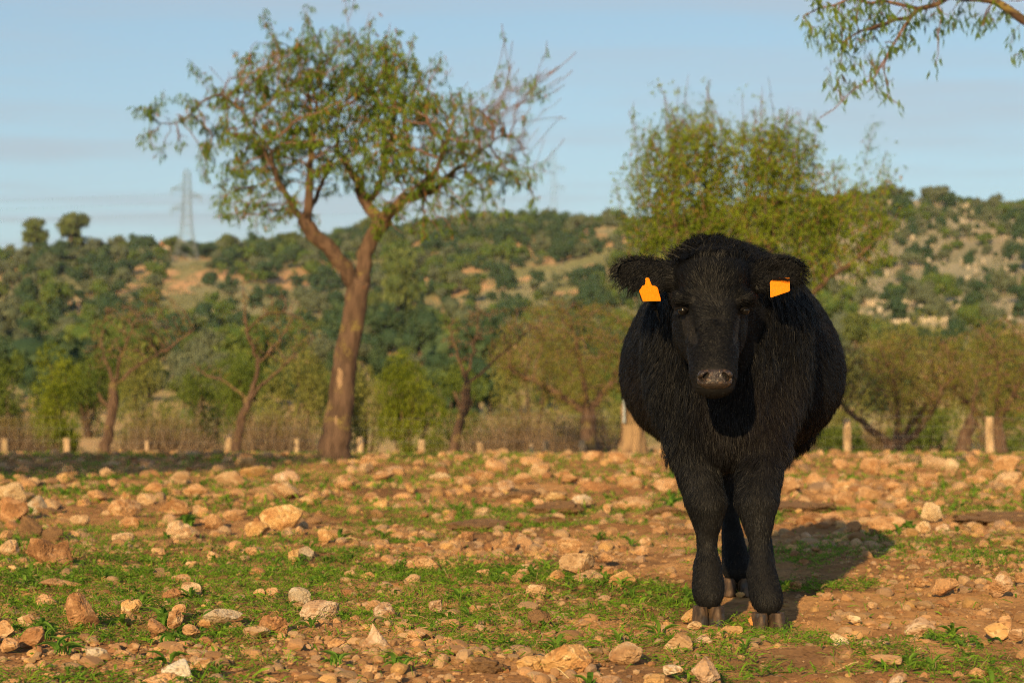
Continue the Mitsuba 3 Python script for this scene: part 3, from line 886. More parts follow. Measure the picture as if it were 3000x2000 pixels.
PROTO = [mikit.ply(rock(100 + i, 3, 9 + i % 6, 0.05, (1, 0.8, 0.7)), None, 38) for i in range(26)]
for i, line in enumerate(HERO.strip().splitlines()):
    x, y, w, h, tone, *lab = line.split(" ")
    x, y, w, h = map(float, (x, y, w, h))
    lab = " ".join(lab).strip()
    far, side = near(x, y)
    group = "limestone stones scattered over the field"
    if not lab:
        lab = plain_label(x, y, w, h, tone)
    v, f = rock(1000 + i * 7, 4 if w > 0.09 else 3, 15 if i % 3 else 9, 0.055, (1, 0.85, 0.8))
    lean = 0.0
    if "pyramid" in lab:
        v[:, 0] = v[:, 0] * np.interp(v[:, 2], [-.5, .5], [1.15, 0.22]) + np.interp(v[:, 2], [-.5, .5], [0.03, -0.12])
        v[:, 1] *= np.interp(v[:, 2], [-.5, .5], [1.0, 0.3])
    if "pear-shaped" in lab:
        v[:, 0] = v[:, 0] * np.interp(v[:, 2], [-.5, .5], [1.0, 0.62]) + np.interp(v[:, 2], [-.5, .5], [0.10, -0.20])
    if "hollowed" in lab:
        v[:, 2] -= 0.16 * np.exp(-((v[:, 0] - 0.08) / 0.16) ** 2) * (v[:, 2] > 0)
    if "notched" in lab or "double-humped" in lab or "two-humped" in lab or "saddle" in lab:
        v[:, 2] -= 0.15 * np.exp(-((v[:, 0] - 0.02) / 0.09) ** 2) * (v[:, 2] > 0)
    if "flat pale" in lab or "slab" in lab:
        lean = 0.12
    sink = 0.5 if ("half" in lab or "level" in lab) else 0.2 if w > 0.11 else 0.3
    set_stone(mikit.ply((v, f), None, 42), x, y, w, h, tone, lab, group, lean=lean, sink=sink)

# more stones one can count, mostly in the far stony strip
n_more = 300 - len(taken)
tries = 0
while n_more > 0 and tries < 20000:
    tries += 1
    if n_more % 5 == 0:
        y = rng.uniform(5.2, 11.5)
        w = rng.uniform(0.045, 0.075)
    else:
        y = rng.uniform(11.5, 24.5)
        w = float(np.clip(rng.lognormal(math.log(0.125), 0.38), 0.08, 0.30) * (1.0 if y < 20 else 0.75))
    x = rng.uniform(-0.285, 0.285) * y
    if any((x - a) ** 2 + (y - b) ** 2 < (w * .5 + c + 0.02) ** 2 for a, b, c in taken) or (abs(x - .68) < .22 and 5.7 < y < 7.4):
        continue
    n_more -= 1
    tone = str(rng.choice(list("ootyytrb"), p=[.22, .2, .16, .1, .1, .1, .06, .06]))
    far, side = near(x, y)
    h = w * rng.uniform(0.42, 0.72)
    set_stone(PROTO[rng.integers(26)], x, y, w, h, tone, plain_label(x, y, w, h, tone), "limestone stones scattered over the field", sink=0.4)

# the rest of the rubble, down to pebbles
small = [(lambda a: (a[0], a[1]))(rock(300 + i, 1, 5, 0.0, (1, 0.8, 0.65)) if i % 2 == 0 else rock(300 + i, 0, 3, 0.0, (1, 0.8, 0.65))) for i in range(14)]
tones = np.array([TONES[t][0] for t in "oooottyyobtr"])
vs, fs, cs, at = [], [], [], 0


def rubble(n, y0, y1, s0, s1, power, half, keep_fn=None):
    global at
    u = rng.uniform(0, 1, n)
    y = np.sqrt(y0 ** 2 + u * (y1 ** 2 - y0 ** 2))
    x = rng.uniform(-half, half, n) * (y + 0.8)
    pz = np.stack([x, y, 0 * x], -1)
    cl = nfbm(pz * [1.1, 0.8, 1], 3, 51)
    ok = rng.uniform(0, 1, n) < np.clip((cl - 0.32) * 4.0, 0.15, 1) * (1 - 0.4 * green(x, y))
    ok &= ~((np.abs(x - .66) < .17) & (y > 5.75) & (y < 7.3)) | (s1 < 0.03)
    x, y = x[ok], y[ok]
    n = len(x)
    s = s0 * (s1 / s0) ** (rng.uniform(0, 1, n) ** power)
    z = ground_z(x, y)
    for k in range(len(small)):
        m = np.flatnonzero((np.arange(n) % 7 == k // 2) & ((s > 0.02 * y / 5) == (k % 2 == 0)))
        if not len(m):
            continue
        R = rand_rot_z(rng, len(m)) * 1.0
        sc = np.stack([s[m] * rng.uniform(0.8, 1.25, len(m)), s[m] * rng.uniform(0.7, 1.1, len(m)), s[m] * rng.uniform(0.4, 0.85, len(m))], -1)
        v, f = copies(small[k][0], small[k][1], R * sc[:, None, :], np.stack([x[m], y[m], z[m] + sc[:, 2] * 0.18], -1))
        c = tones[rng.integers(len(tones), size=len(m))] * rng.uniform(0.52, 1.0, (len(m), 1))
        vs.append(v)
        fs.append(f + at)
        cs.append(np.repeat(c, len(small[k][0]), 0))
        at += len(v)


rubble(27000, 4.2, 9.5, 0.007, 0.034, 2.2, 0.34)
rubble(2600, 4.2, 10.5, 0.030, 0.064, 1.5, 0.34)
rubble(8000, 9.0, 17.0, 0.016, 0.10, 1.9, 0.33)
rubble(6500, 14.0, 30.0, 0.03, 0.16, 1.9, 0.33)
rv, rf, rc = np.vstack(vs), np.vstack(fs), np.vstack(cs)
scene["rubble_material"] = vcol(0.9, 0.2)
scene["rubble"] = mikit.ply((rv, rf), "rubble_material", False, color=rc)
labels["rubble"] = {"label": "countless orange pebbles and small stones littering the field", "category": "rubble", "kind": "stuff"}

# dung pats and clods
scene["dung_material"] = proc2(lambda p, n, uv: mikit.mix((0.085, 0.048, 0.024), (0.23, 0.130, 0.060), mikit.fbm(p.x * 30, p.y * 30, p.z * 30, 3)), 0.85, 0.25,
                               lambda p, n, uv: mikit.fbm(p.x * 60, p.y * 60, p.z * 60, 3), 0.012)
for i, (x, y, w, h, lab, cat) in enumerate((
        (-0.17, 10.75, 0.33, 0.05, "dark flat cow pat on bare soil between tree and cow", "cow pat"),
        (0.27, 12.3, 0.30, 0.075, "low brown earth mound in grass just left of the cow", "earth mound"),
        (0.24, 11.3, 0.26, 0.04, "thin brown dried pat beside a white pebble", "cow pat"),
        (0.93, 12.0, 0.30, 0.055, "brown crumbly mound directly behind the cow's foreleg", "earth mound"),
        (2.75, 11.4, 0.62, 0.05, "wide dark earth patch in grass at the right edge", "earth mound"),
        (1.75, 12.6, 0.5, 0.045, "long dark earth patch behind the cream disc stone", "earth mound"),
        (0.08, 5.93, 0.066, 0.052, "lone dark brown clod with a straw stuck beside it", "earth clod"),
        (-2.42, 10.3, 0.13, 0.09, "crumbly brown clod pile behind the hollow-topped boulder", "earth clod"),
        (-2.15, 9.6, 0.10, 0.085, "dark crumbly clod standing in grass right of the hollow-topped boulder", "earth clod"),
        (-1.55, 9.15, 0.11, 0.055, "smooth brown clod with an orange stone in front", "earth clod"),
        (-2.72, 12.05, 0.15, 0.05, "curled piece of dark bark at the left boulder heap", "bark scrap"),
        (0.05, 13.9, 0.30, 0.07, "brown mound in the stony strip between tree and cow", "earth mound"),
        (-0.06, 4.9, 0.09, 0.035, "brown clod half hidden in grass at the bottom edge", "earth clod"))):
    v, f = rock(2000 + i, 4, 3, 0.12)
    v = v * (1 + 0.6 * (nfbm(v * 7 + i, 4, 9)[:, None] - .5)) * (1 + 0.35 * (nnoise(v * 2.2 + i, 3)[:, None] - .5))
    k = thing(cat.replace(" ", "_"), lab, cat)
    scene[k] = mikit.ply((v * [w, w * 0.8, h * 1.5] + [x, y, float(land(x, y)) + h * 0.2], f), "dung_material", 50)
    taken.append((x, y, w * .4))

# ---------------------------------------------------------------- grass and weeds
rng = np.random.default_rng(5)


def blades(n, y0, y1, l0, l1, w0, w1, half, flat=0.6):
    u = rng.uniform(0, 1, n * 4)
    y = np.sqrt(y0 ** 2 + u * (y1 ** 2 - y0 ** 2))
    x = rng.uniform(-half, half, n * 4) * (y + 0.8)
    ok = rng.uniform(0, 1, n * 4) < green(x, y) * 0.97 + 0.03
    x, y = x[ok][:n], y[ok][:n]
    n = len(x)
    tuft = np.floor(np.stack([x, y], -1) / 0.06)                        # neighbours lean alike
    hsh = np.abs(np.sin(tuft @ [12.9898, 78.233]) * 43758.5453) % 1
    a = hsh * 2 * np.pi * 0.35 + rng.uniform(0, 2 * np.pi, n)
    L = rng.uniform(l0, l1, n) * rng.uniform(0.5, 1.3, n)
    W = rng.uniform(w0, w1, n)
    e = np.clip(rng.normal(1 - flat, 0.28, n), 0.08, 1.35)                  # how upright
    d = np.stack([np.cos(a) * np.cos(e), np.sin(a) * np.cos(e), np.sin(e)], -1)
    s = np.stack([-np.sin(a), np.cos(a), 0 * a], -1)
    s = unit(s + rng.normal(0, 0.5, s.shape))
    z = ground_z(x, y) + 0.002 + rng.uniform(0, 0.012, n)
    b = np.stack([x, y, z], -1)
    m = b + d * (L * 0.55)[:, None]
    dn = d.copy()
    dn[:, 2] -= rng.uniform(0.3, 1.0, n)
    t = m + unit(dn) * (L * 0.5)[:, None]
    t[:, 2] = np.maximum(t[:, 2], z + 0.001)
    v = np.stack([b - s * W[:, None] * .7, b + s * W[:, None] * .7, m + s * W[:, None], m - s * W[:, None], t], 1).reshape(-1, 3)
    o = (np.arange(n) * 5)[:, None]
    f = np.concatenate([o + [0, 1, 2], o + [0, 2, 3], o + [3, 2, 4]], 1).reshape(-1, 3)
    g = rng.uniform(0, 1, (n, 1))
    col = np.array([0.09, 0.20, 0.018]) * (1 - g) + np.array([0.24, 0.39, 0.036]) * g
    dry = rng.uniform(0, 1, n) < 0.14
    col[dry] = np.array([0.36, 0.26, 0.12]) * rng.uniform(0.5, 1.1, (dry.sum(), 1))
    return v, f, np.repeat(col, 5, 0)


sets = [blades(40000, 4.2, 8.0, 0.018, 0.055, 0.0008, 0.0018, 0.33, 0.62), blades(9000, 4.2, 8.0, 0.02, 0.045, 0.002, 0.0045, 0.33, 0.7),
        blades(42000, 7.6, 13.0, 0.022, 0.060, 0.0013, 0.0028, 0.32, 0.55), blades(30000, 12.5, 30.0, 0.04, 0.10, 0.003, 0.006, 0.32, 0.5)]
gv, gf = join([s[:2] for s in sets])
scene["grass_material"] = leafmat(0.7, 0.6)
scene["grass"] = mikit.ply((gv, gf), "grass_material", False, color=np.vstack([s[2] for s in sets]))
labels["grass"] = {"label": "patches of short trampled green grass between the stones", "category": "grass", "kind": "stuff"}


def leaf_shape(n=4, fold=0.2, curl=0.25, round_=False):
    """a leaf of unit length along +y, width 1, as a folded strip"""
    t = np.linspace(0, 1, n + 1)
    w = np.sin(np.pi * np.clip(t * 0.94 + 0.03, 0, 1)) ** (0.55 if round_ else 0.8) * 0.5
    zc = curl * t * (1 - t) * 2 - curl * 0.6 * t * t
    v = np.concatenate([np.stack([-w, t, zc + fold * w], 1), np.stack([0 * w, t, zc], 1), np.stack([w, t, zc + fold * w], 1)])
    f = []
    for i in range(n):
        for a in (0, n + 1):
            f += [(a + i, a + i + n + 1, a + i + n + 2), (a + i, a + i + n + 2, a + i + 1)]
    return v, np.array(f)


def rosettes(n, y0, y1, half, leaves, l0, l1, ratio, e0, e1, round_=False):
    u = rng.uniform(0, 1, n * 6)
    y = np.sqrt(y0 ** 2 + u * (y1 ** 2 - y0 ** 2))
    x = rng.uniform(-half, half, n * 6) * (y + 0.6)
    ok = rng.uniform(0, 1, n * 6) < green(x, y) * (0.25 + 0.75 * smooth01(0.45, 0.62, nfbm(np.stack([x, y, 0 * x], -1) * 1.2, 3, 77)))
    x, y = x[ok][:n], y[ok][:n]
    k = rng.integers(leaves[0], leaves[1] + 1, len(x))
    X, Y = np.repeat(x, k), np.repeat(y, k)
    Z = np.repeat(ground_z(x, y), k)
    m = len(X)
    a = rng.uniform(0, 2 * np.pi, m)
    e = rng.uniform(e0, e1, m)
    L = np.repeat(rng.uniform(l0, l1, len(x)), k) * rng.uniform(0.6, 1.15, m)
    fw = np.stack([np.cos(a) * np.cos(e), np.sin(a) * np.cos(e), np.sin(e)], -1)
    rt = np.stack([np.sin(a), -np.cos(a), 0 * a], -1)
    up = np.cross(rt, fw)
    M = np.stack([rt * (L * ratio)[:, None], fw * L[:, None], up * L[:, None]], -1)
    v0, f0 = leaf_shape(3, 0.25, 0.3, round_)
    off = np.stack([X, Y, Z + 0.004], -1) + fw * (L * 0.15)[:, None] + (np.stack([0 * a, 0 * a, rng.uniform(0, 0.02, m)], -1) if round_ else 0)
    v, f = copies(v0, f0, M, off)
    g = rng.uniform(0, 1, (m, 1))
    col = np.array([0.08, 0.18, 0.025]) * (1 - g) + np.array([0.20, 0.33, 0.045]) * g
    return v, f, np.repeat(col, len(v0), 0)


sets = [rosettes(260, 4.2, 8.5, 0.32, (4, 9), 0.022, 0.055, 0.26, 0.25, 1.0), rosettes(1500, 4.2, 9.5, 0.32, (3, 6), 0.010, 0.020, 0.85, 0.1, 0.7, True),
        rosettes(500, 9, 18, 0.3, (4, 8), 0.03, 0.07, 0.35, 0.3, 1.1)]
gv, gf = join([s[:2] for s in sets])
scene["weeds"] = mikit.ply((gv, gf), "grass_material", True, color=np.vstack([s[2] for s in sets]))
labels["weeds"] = {"label": "low broad-leaved weeds and clover growing among the grass", "category": "weeds", "kind": "stuff"}

# leafy plants that stand out
scene["plant_material"] = leafmat(0.7, 0.5)
for i, (x, y, k, L, ratio, lab) in enumerate((
        (-1.28, 5.62, 11, 0.07, 0.22, "tall broad-leaved plant beside the lower left boulder heap"),
        (-0.93, 5.55, 10, 0.055, 0.22, "rosette of pointed leaves below the flat pale slab"),
        (-1.12, 5.15, 12, 0.055, 0.28, "spreading green plant among white-topped stones, bottom left"),
        (-1.02, 6.05, 14, 0.075, 0.16, "upright grassy plant standing against the yellow saddle-topped stone"),
        (-0.42, 4.92, 9, 0.05, 0.24, "broad-leaved plant below the pyramid stone"),
        (-0.26, 4.85, 6, 0.055, 0.22, "two-leaved plant at the bottom between pyramid stone and round boulder"),
        (1.21, 5.5, 26, 0.03, 0.6, "bright green clover patch beside the half-buried mound, right"),
        (-1.72, 10.9, 14, 0.09, 0.36, "pale green leafy plant beside the two-humped rock"),
        (2.05, 10.6, 16, 0.07, 0.36, "leafy plant at the foot of the double-humped boulder"),
        (1.02, 12.9, 14, 0.10, 0.3, "pale green leafy plant right beside the cow's leg"))):
    key = thing("clover" if "clover" in lab else "leafy_plant", lab, "plant", kind="stuff" if "clover" in lab else None)
    a = rng.uniform(0, 2 * np.pi, k)
    e = rng.uniform(0.35, 1.25, k) if ratio < 0.5 else rng.uniform(0.1, 0.5, k)
    l = L * rng.uniform(0.6, 1.2, k)
    fw = np.stack([np.cos(a) * np.cos(e), np.sin(a) * np.cos(e), np.sin(e)], -1)
    rt = np.stack([np.sin(a), -np.cos(a), 0 * a], -1)
    M = np.stack([rt * (l * ratio)[:, None], fw * l[:, None], np.cross(rt, fw) * l[:, None]], -1)
    v0, f0 = leaf_shape(6, 0.3, 0.45, ratio > 0.5)
    sp = 0.07 if ratio > 0.5 else 0.015
    xy = np.stack([x + rng.normal(0, sp, k), y + rng.normal(0, sp, k)], -1)
    v, f = copies(v0, f0, M, np.column_stack([xy, ground_z(xy[:, 0], xy[:, 1]) + 0.003]))
    g = rng.uniform(0, 1, (k, 1))
    col = np.array([0.08, 0.19, 0.03]) * (1 - g) + np.array([0.20, 0.34, 0.05]) * g
    scene[key] = mikit.ply((v, f), "plant_material", True, color=np.repeat(col, len(v0), 0))

# a few straws and twigs
straw = []
for i in range(60):
    y = rng.uniform(4.6, 14)
    x = rng.uniform(-0.26, 0.26) * y
    a = rng.uniform(0, np.pi)
    l = rng.uniform(0.05, 0.16) * (1 if y < 9 else 1.8)
    pts = np.array([[x + math.cos(a) * l * t, y + math.sin(a) * l * t * .6, 0.01 + 0.012 * math.sin(3 * t)] for t in np.linspace(-.5, .5, 6)])
    pts[:, 2] += ground_z(pts[:, 0], pts[:, 1])
    straw.append(tube(pts, 0.0016 if y < 9 else 0.003, 4))
scene["straw_material"] = proc2(lambda p, n, uv: mikit.mix((0.30, 0.19, 0.09), (0.52, 0.38, 0.18), mikit.noise(p.x * 8, p.y * 8, 0)), 0.7, 0.3)
scene["debris"] = mikit.ply(join(straw), "straw_material", 40)
labels["debris"] = {"label": "dry straws and thin twigs lying about on the soil", "category": "straw", "kind": "stuff"}

# ---------------------------------------------------------------- trees
def bark(dark, light, lichen, sc=1.0):
    def fn(p, n, uv):
        a = mikit.fbm(p.x * 24 * sc, p.y * 24 * sc, p.z * 5 * sc, 3)
        b = mikit.fbm(p.x * 6 * sc + 3, p.y * 6 * sc, p.z * 6 * sc, 3)
        col = mikit.mix(dark, light, mikit.smoothstep(0.35, 0.65, a))
        return mikit.mix(col, lichen, mikit.smoothstep(0.55, 0.68, b) * mikit.smoothstep(0.4, 0.6, mikit.noise(p.x * 50, p.y * 50, p.z * 50)))
    return fn


def bark_bump(p, n, uv):
    return mikit.fbm(p.x * 30, p.y * 30, p.z * 7, 3) + 0.3 * mikit.noise(p.x * 110, p.y * 110, p.z * 60)


scene["bark_material"] = proc2(bark((0.078, 0.048, 0.032), (0.130, 0.080, 0.053), (0.20, 0.15, 0.05)), 0.9, 0.2, bark_bump, 0.022, 4e-3)
scene["twig_material"] = proc2(lambda p, n, uv: mikit.mix((0.13, 0.065, 0.045), (0.25, 0.15, 0.11), mikit.noise(p.x * 9, p.y * 9, p.z * 9)), 0.8, 0.2)
scene["pale_bark_material"] = proc2(bark((0.085, 0.05, 0.03), (0.34, 0.22, 0.12), (0.19, 0.13, 0.07), 0.7), 0.9, 0.2, bark_bump, 0.03, 4e-3)
scene["leaf_material"] = leafmat(0.7, 0.45)
scene["far_leaf_material"] = vcol(0.85, 0.15)


class Skeleton:
    def __init__(self, seed):
        self.p, self.par, self.rmin, self.rng = [], [], [], np.random.default_rng(seed)

    def limb(self, pts, start=None, step=0.09, wob=0.012):
        """pts: (x, y, z, radius); joined to the nearest node unless start is -1"""
        pts = np.array(pts, float)
        d = np.r_[0, np.cumsum(np.linalg.norm(np.diff(pts[:, :3], axis=0), axis=1))]
        t = np.linspace(0, d[-1], max(2, int(d[-1] / step) + 1))
        q = np.stack([np.interp(t, d, pts[:, k]) for k in range(4)], 1)
        if len(q) > 4:                                               # round the corners
            for _ in range(3):
                q[1:-1, :3] = 0.5 * q[1:-1, :3] + 0.25 * (q[:-2, :3] + q[2:, :3])
        q[1:, :3] += self.rng.normal(0, wob, (len(q) - 1, 3))
        if start == -1 or not self.p:
            last = -1
        else:
            last = int(np.argmin(np.linalg.norm(np.array(self.p) - q[0, :3], axis=1)))
            q = q[1:]
        for a in q:
            self.p.append(a[:3])
            self.par.append(last)
            self.rmin.append(a[3])
            last = len(self.p) - 1

    def grow(self, attract, step=0.09, reach=0.9, kill=0.16, iters=60, trop=(0, 0, 0.05), jit=0.22, from_z=-9):
        A = np.array(attract)
        for _ in range(iters):
            if not len(A):
                break
            P = np.array(self.p)
            ok = np.flatnonzero(P[:, 2] > from_z)
            dist, idx = cKDTree(P[ok]).query(A)
            idx = ok[idx]
            A, dist, idx = A[dist > kill], dist[dist > kill], idx[dist > kill]
            m = dist < reach
            if not m.any():
                break
            acc = np.zeros_like(P)
            np.add.at(acc, idx[m], unit(A[m] - P[idx[m]]))
            who = np.unique(idx[m])
            d = unit(unit(acc[who]) + np.array(trop) + self.rng.normal(0, jit, (len(who), 3)))
            new = P[who] + d * step
            dd, _ = cKDTree(P).query(new)
            for w, q, e in zip(who, new, dd):
                if e > step * 0.35:
                    self.p.append(q)
                    self.par.append(int(w))
                    self.rmin.append(0.0)

    def finish(self, tip=0.0028, power=2.3):
        P, par = np.array(self.p), np.array(self.par)
        acc = np.zeros(len(P))
        kids = [[] for _ in P]
        for i in range(len(P) - 1, -1, -1):
            acc[i] = max(acc[i], tip ** power)
            if par[i] >= 0:
                acc[par[i]] += acc[i]
                kids[par[i]].append(i)
        r = np.maximum(acc ** (1 / power) * 1.0, np.array(self.rmin))
        r = np.where(np.array(self.rmin) > 0, np.maximum(np.array(self.rmin), np.minimum(r, np.array(self.rmin) * 1.1)), np.minimum(r, 0.05))
        self.P, self.parent, self.r, self.kids = P, par, r, kids
        return self

    def chains(self, r_split):
        """(thick, thin) branch meshes"""
        thick, thin = [], []
        starts = [(i, -1) for i in np.flatnonzero(self.parent < 0)]
        while starts:
            i, frm = starts.pop()
            pts, rad = ([self.P[frm]], [min(self.r[i] * 1.05, self.r[frm])]) if frm >= 0 else ([], [])
            while True:
                pts.append(self.P[i])
                rad.append(self.r[i])
                k = self.kids[i]
                if not k:
                    break
                main = max(k, key=lambda j: self.r[j])
                starts += [(j, i) for j in k if j != main]
                if self.r[main] < r_split <= self.r[i]:
                    starts.append((main, i))
                    break
                i = main
            if len(pts) < 2:
                continue
            pts, rad = np.array(pts), np.array(rad)
            big = rad.max() >= r_split
            (thick if big else thin).append(tube(pts, rad, 14 if rad.max() > 0.06 else 7 if big else 4))
        return thick, thin


def leaves(pos, n_each, rng, L, W, droop=0.55, spread=0.04, cols=((0.065, 0.125, 0.018), (0.21, 0.29, 0.040)), odd=((0.34, 0.19, 0.06), 0.06)):
    b = np.repeat(pos, n_each, 0)
    n = len(b)
    d = unit(rng.normal(0, 1, (n, 3)) * [1, 1, 0.6] + [0, 0, -droop * 1.8])
    s = unit(np.cross(d, rng.normal(0, 1, (n, 3))))
    l = rng.uniform(*L, n)[:, None]
    w = rng.uniform(*W, n)[:, None]
    b = b + rng.normal(0, spread, (n, 3))
    bend = np.cross(d, s) * l * 0.08
    m = b + d * l * 0.48 + bend
    t = b + d * l
    v = np.stack([b, m - s * w, t, m + s * w], 1).reshape(-1, 3)
    o = (np.arange(n) * 4)[:, None]
    f = np.concatenate([o + [0, 1, 2], o + [0, 2, 3]], 1).reshape(-1, 3)
    cl = np.clip(nfbm(b * 1.7, 3, 4) * 1.6 - 0.3, 0, 1)[:, None]
    g = np.clip(0.55 * cl + 0.45 * rng.uniform(0, 1, (n, 1)), 0, 1)
    c = np.array(cols[0]) * (1 - g) + np.array(cols[1]) * g
    k = rng.uniform(0, 1, n) < odd[1]
    c[k] = np.array(odd[0]) * rng.uniform(0.7, 1.2, (k.sum(), 1))
    return v, f, np.repeat(c, 4, 0)


def in_ell(rng, n, c, r, shell=0.0):
    q = unit(rng.normal(size=(n, 3))) * (rng.uniform(shell ** 3, 1, (n, 1)) ** (1 / 3))
    return np.array(c) + q * r


def tree_parts(key, sk, r_split, leaf, bark_key="bark_material"):
    thick, thin = sk.chains(r_split)
    part(key, "trunk", mikit.ply(join(thick), bark_key, True))
    if thin:
        part(key, "branches", mikit.ply(join(thin), "twig_material", True), kind="stuff")
    if leaf is not None:
        part(key, "crown", mikit.ply(leaf[:2], "leaf_material", False, color=leaf[2]), kind="stuff")


# the tall almond
k = thing("almond_tree", "tall leaning almond tree with a forked trunk and open leafy crown", "tree")
rng = np.random.default_rng(3)
sk = Skeleton(3)
sk.limb([(-1.91, 22, -0.02, 0.215), (-1.91, 22, 0.12, 0.185), (-1.91, 22, 0.24, 0.172), (-1.89, 22, 0.38, 0.160), (-1.85, 22, 0.62, 0.146), (-1.8, 22, 1.06, 0.131), (-1.72, 22, 1.5, 0.124), (-1.66, 22, 1.83, 0.122), (-1.635, 22, 2.02, 0.118)], -1, wob=0.006)
LIMBS = dict(
    L=[(-1.66, 22, 1.90, 0.09), (-1.76, 21.95, 2.1, 0.085), (-1.88, 21.9, 2.26, 0.082), (-2.05, 21.85, 2.43, 0.08), (-2.18, 21.8, 2.57, 0.084), (-2.22, 21.8, 2.65, 0.08)],
    L1=[(-2.2, 21.8, 2.62, 0.054), (-2.16, 21.8, 2.82, 0.047), (-2.18, 21.9, 3.16, 0.036), (-2.16, 22, 3.55, 0.026), (-2.13, 22.2, 3.95, 0.017)],
    L2=[(-2.22, 21.8, 2.62, 0.036), (-2.31, 21.7, 2.75, 0.04), (-2.41, 21.6, 2.89, 0.022), (-2.51, 21.5, 3.13, 0.016), (-2.57, 21.4, 3.4, 0.012)],
    L3=[(-2.25, 21.8, 2.62, 0.018), (-2.37, 21.7, 2.83, 0.02), (-2.47, 21.5, 3.06, 0.018), (-2.6, 21.4, 3.33, 0.014), (-2.7, 21.3, 3.64, 0.011)],
    L4=[(-2.17, 21.9, 2.77, 0.033), (-2.1, 22.3, 2.98, 0.026), (-2.03, 22.6, 3.26, 0.021), (-1.94, 22.8, 3.58, 0.015)],
    R=[(-1.64, 22.0, 1.93, 0.09), (-1.61, 22.1, 2.24, 0.083), (-1.55, 22.15, 2.45, 0.081), (-1.46, 22.2, 2.6, 0.085), (-1.4, 22.2, 2.69, 0.09)],
    R1=[(-1.42, 22.2, 2.65, 0.067), (-1.58, 22.3, 2.84, 0.063), (-1.66, 22.35, 3.02, 0.056), (-1.74, 22.4, 3.2, 0.045), (-1.85, 22.6, 3.37, 0.03), (-1.96, 22.8, 3.55, 0.023)],
    R2=[(-1.4, 22.2, 2.69, 0.074), (-1.29, 22.1, 2.81, 0.066), (-1.16, 22, 2.89, 0.059), (-0.99, 21.9, 2.9, 0.055), (-0.76, 21.8, 3.0, 0.029), (-0.58, 21.7, 3.19, 0.022), (-0.36, 21.6, 3.36, 0.016), (-0.10, 21.5, 3.50, 0.010)],
    R3=[(-1.56, 22.3, 2.85, 0.041), (-1.46, 22.5, 3.1, 0.034), (-1.41, 22.8, 3.43, 0.027), (-1.34, 23.0, 3.8, 0.019), (-1.31, 23.1, 4.16, 0.013)],
    R4=[(-0.99, 21.9, 2.9, 0.033), (-0.86, 21.6, 3.07, 0.029), (-0.75, 21.3, 3.21, 0.023), (-0.67, 21.1, 3.43, 0.018)],
    FARL=[(-2.51, 21.5, 3.13, 0.014), (-2.78, 21.4, 3.72, 0.012), (-3.05, 21.3, 3.96, 0.014), (-3.27, 21.3, 3.82, 0.012), (-3.44, 21.3, 3.6, 0.011), (-3.62, 21.3, 3.57, 0.007), (-3.83, 21.3, 3.71, 0.005)])
for v in LIMBS.values():
    sk.limb(v)
att = np.vstack([in_ell(rng, 2300, (-2.0, 22.1, 3.85), (1.25, 1.05, 0.92)), in_ell(rng, 1100, (-0.76, 21.7, 3.40), (1.05, 0.85, 0.66)), in_ell(rng, 500, (-2.85, 21.6, 3.45), (0.52, 0.7, 0.72)),
                 in_ell(rng, 140, (-2.6, 21.8, 2.75), (0.65, 0.6, 0.28)), in_ell(rng, 170, (-0.85, 21.7, 2.72), (0.75, 0.6, 0.28)), in_ell(rng, 70, (-3.55, 21.3, 3.65), (0.42, 0.4, 0.42)), in_ell(rng, 60, (0.0, 21.6, 3.05), (0.35, 0.4, 0.35))])
sk.grow(att, 0.075, 0.8, 0.095, 80, (0, 0, 0.04), 0.25, from_z=2.45)
for _ in range(95):                                                   # whip shoots
    P = np.array(sk.p)
    top = np.flatnonzero(P[:, 2] > 3.55 + 0.25 * np.abs(P[:, 0] + 1.9))
    i = rng.choice(top)
    d = unit(np.array([(P[i, 0] + 2.0) * 0.42, (P[i, 1] - 22) * 0.3, 1.0]) + rng.normal(0, 0.22, 3))
    n = rng.integers(3, 8)
    sk.limb([(*(P[i] + d * s), 0.0035) for s in np.linspace(0, 0.075 * n, n)], wob=0.006)
for _ in range(90):                                                   # bare shoots on the right
    P = np.array(sk.p)
    c = np.flatnonzero((P[:, 0] > -0.75) & (P[:, 2] > 3.0))
    i = rng.choice(c)
    d = unit(np.array([0.75, 0.0, 0.75]) + rng.normal(0, 0.35, 3))
    n = rng.integers(4, 9)
    sk.limb([(*(P[i] + d * s), 0.0035) for s in np.linspace(0, 0.075 * n, n)], wob=0.008)
sk.finish(0.0040)
fine = np.flatnonzero(sk.r < 0.0113)
q = sk.P[fine]
bare = smooth01(-0.85, -0.15, q[:, 0]) * smooth01(3.05, 3.35, q[:, 2]) * 0.85
bare = np.maximum(bare, 0.3 * (q[:, 2] < 2.75))
q = q[(rng.uniform(0, 1, len(q)) > bare) & (nfbm(q * 3.1, 2, 9) + rng.normal(0, .06, len(q)) > 0.44)]
MAIN_LEAVES = (q, 7)
lf = leaves(q, MAIN_LEAVES[1], rng, (0.06, 0.105), (0.0075, 0.0125), 0.85, 0.024)
tree_parts(k, sk, 0.014, lf)
print("tall tree", len(sk.P), len(q))
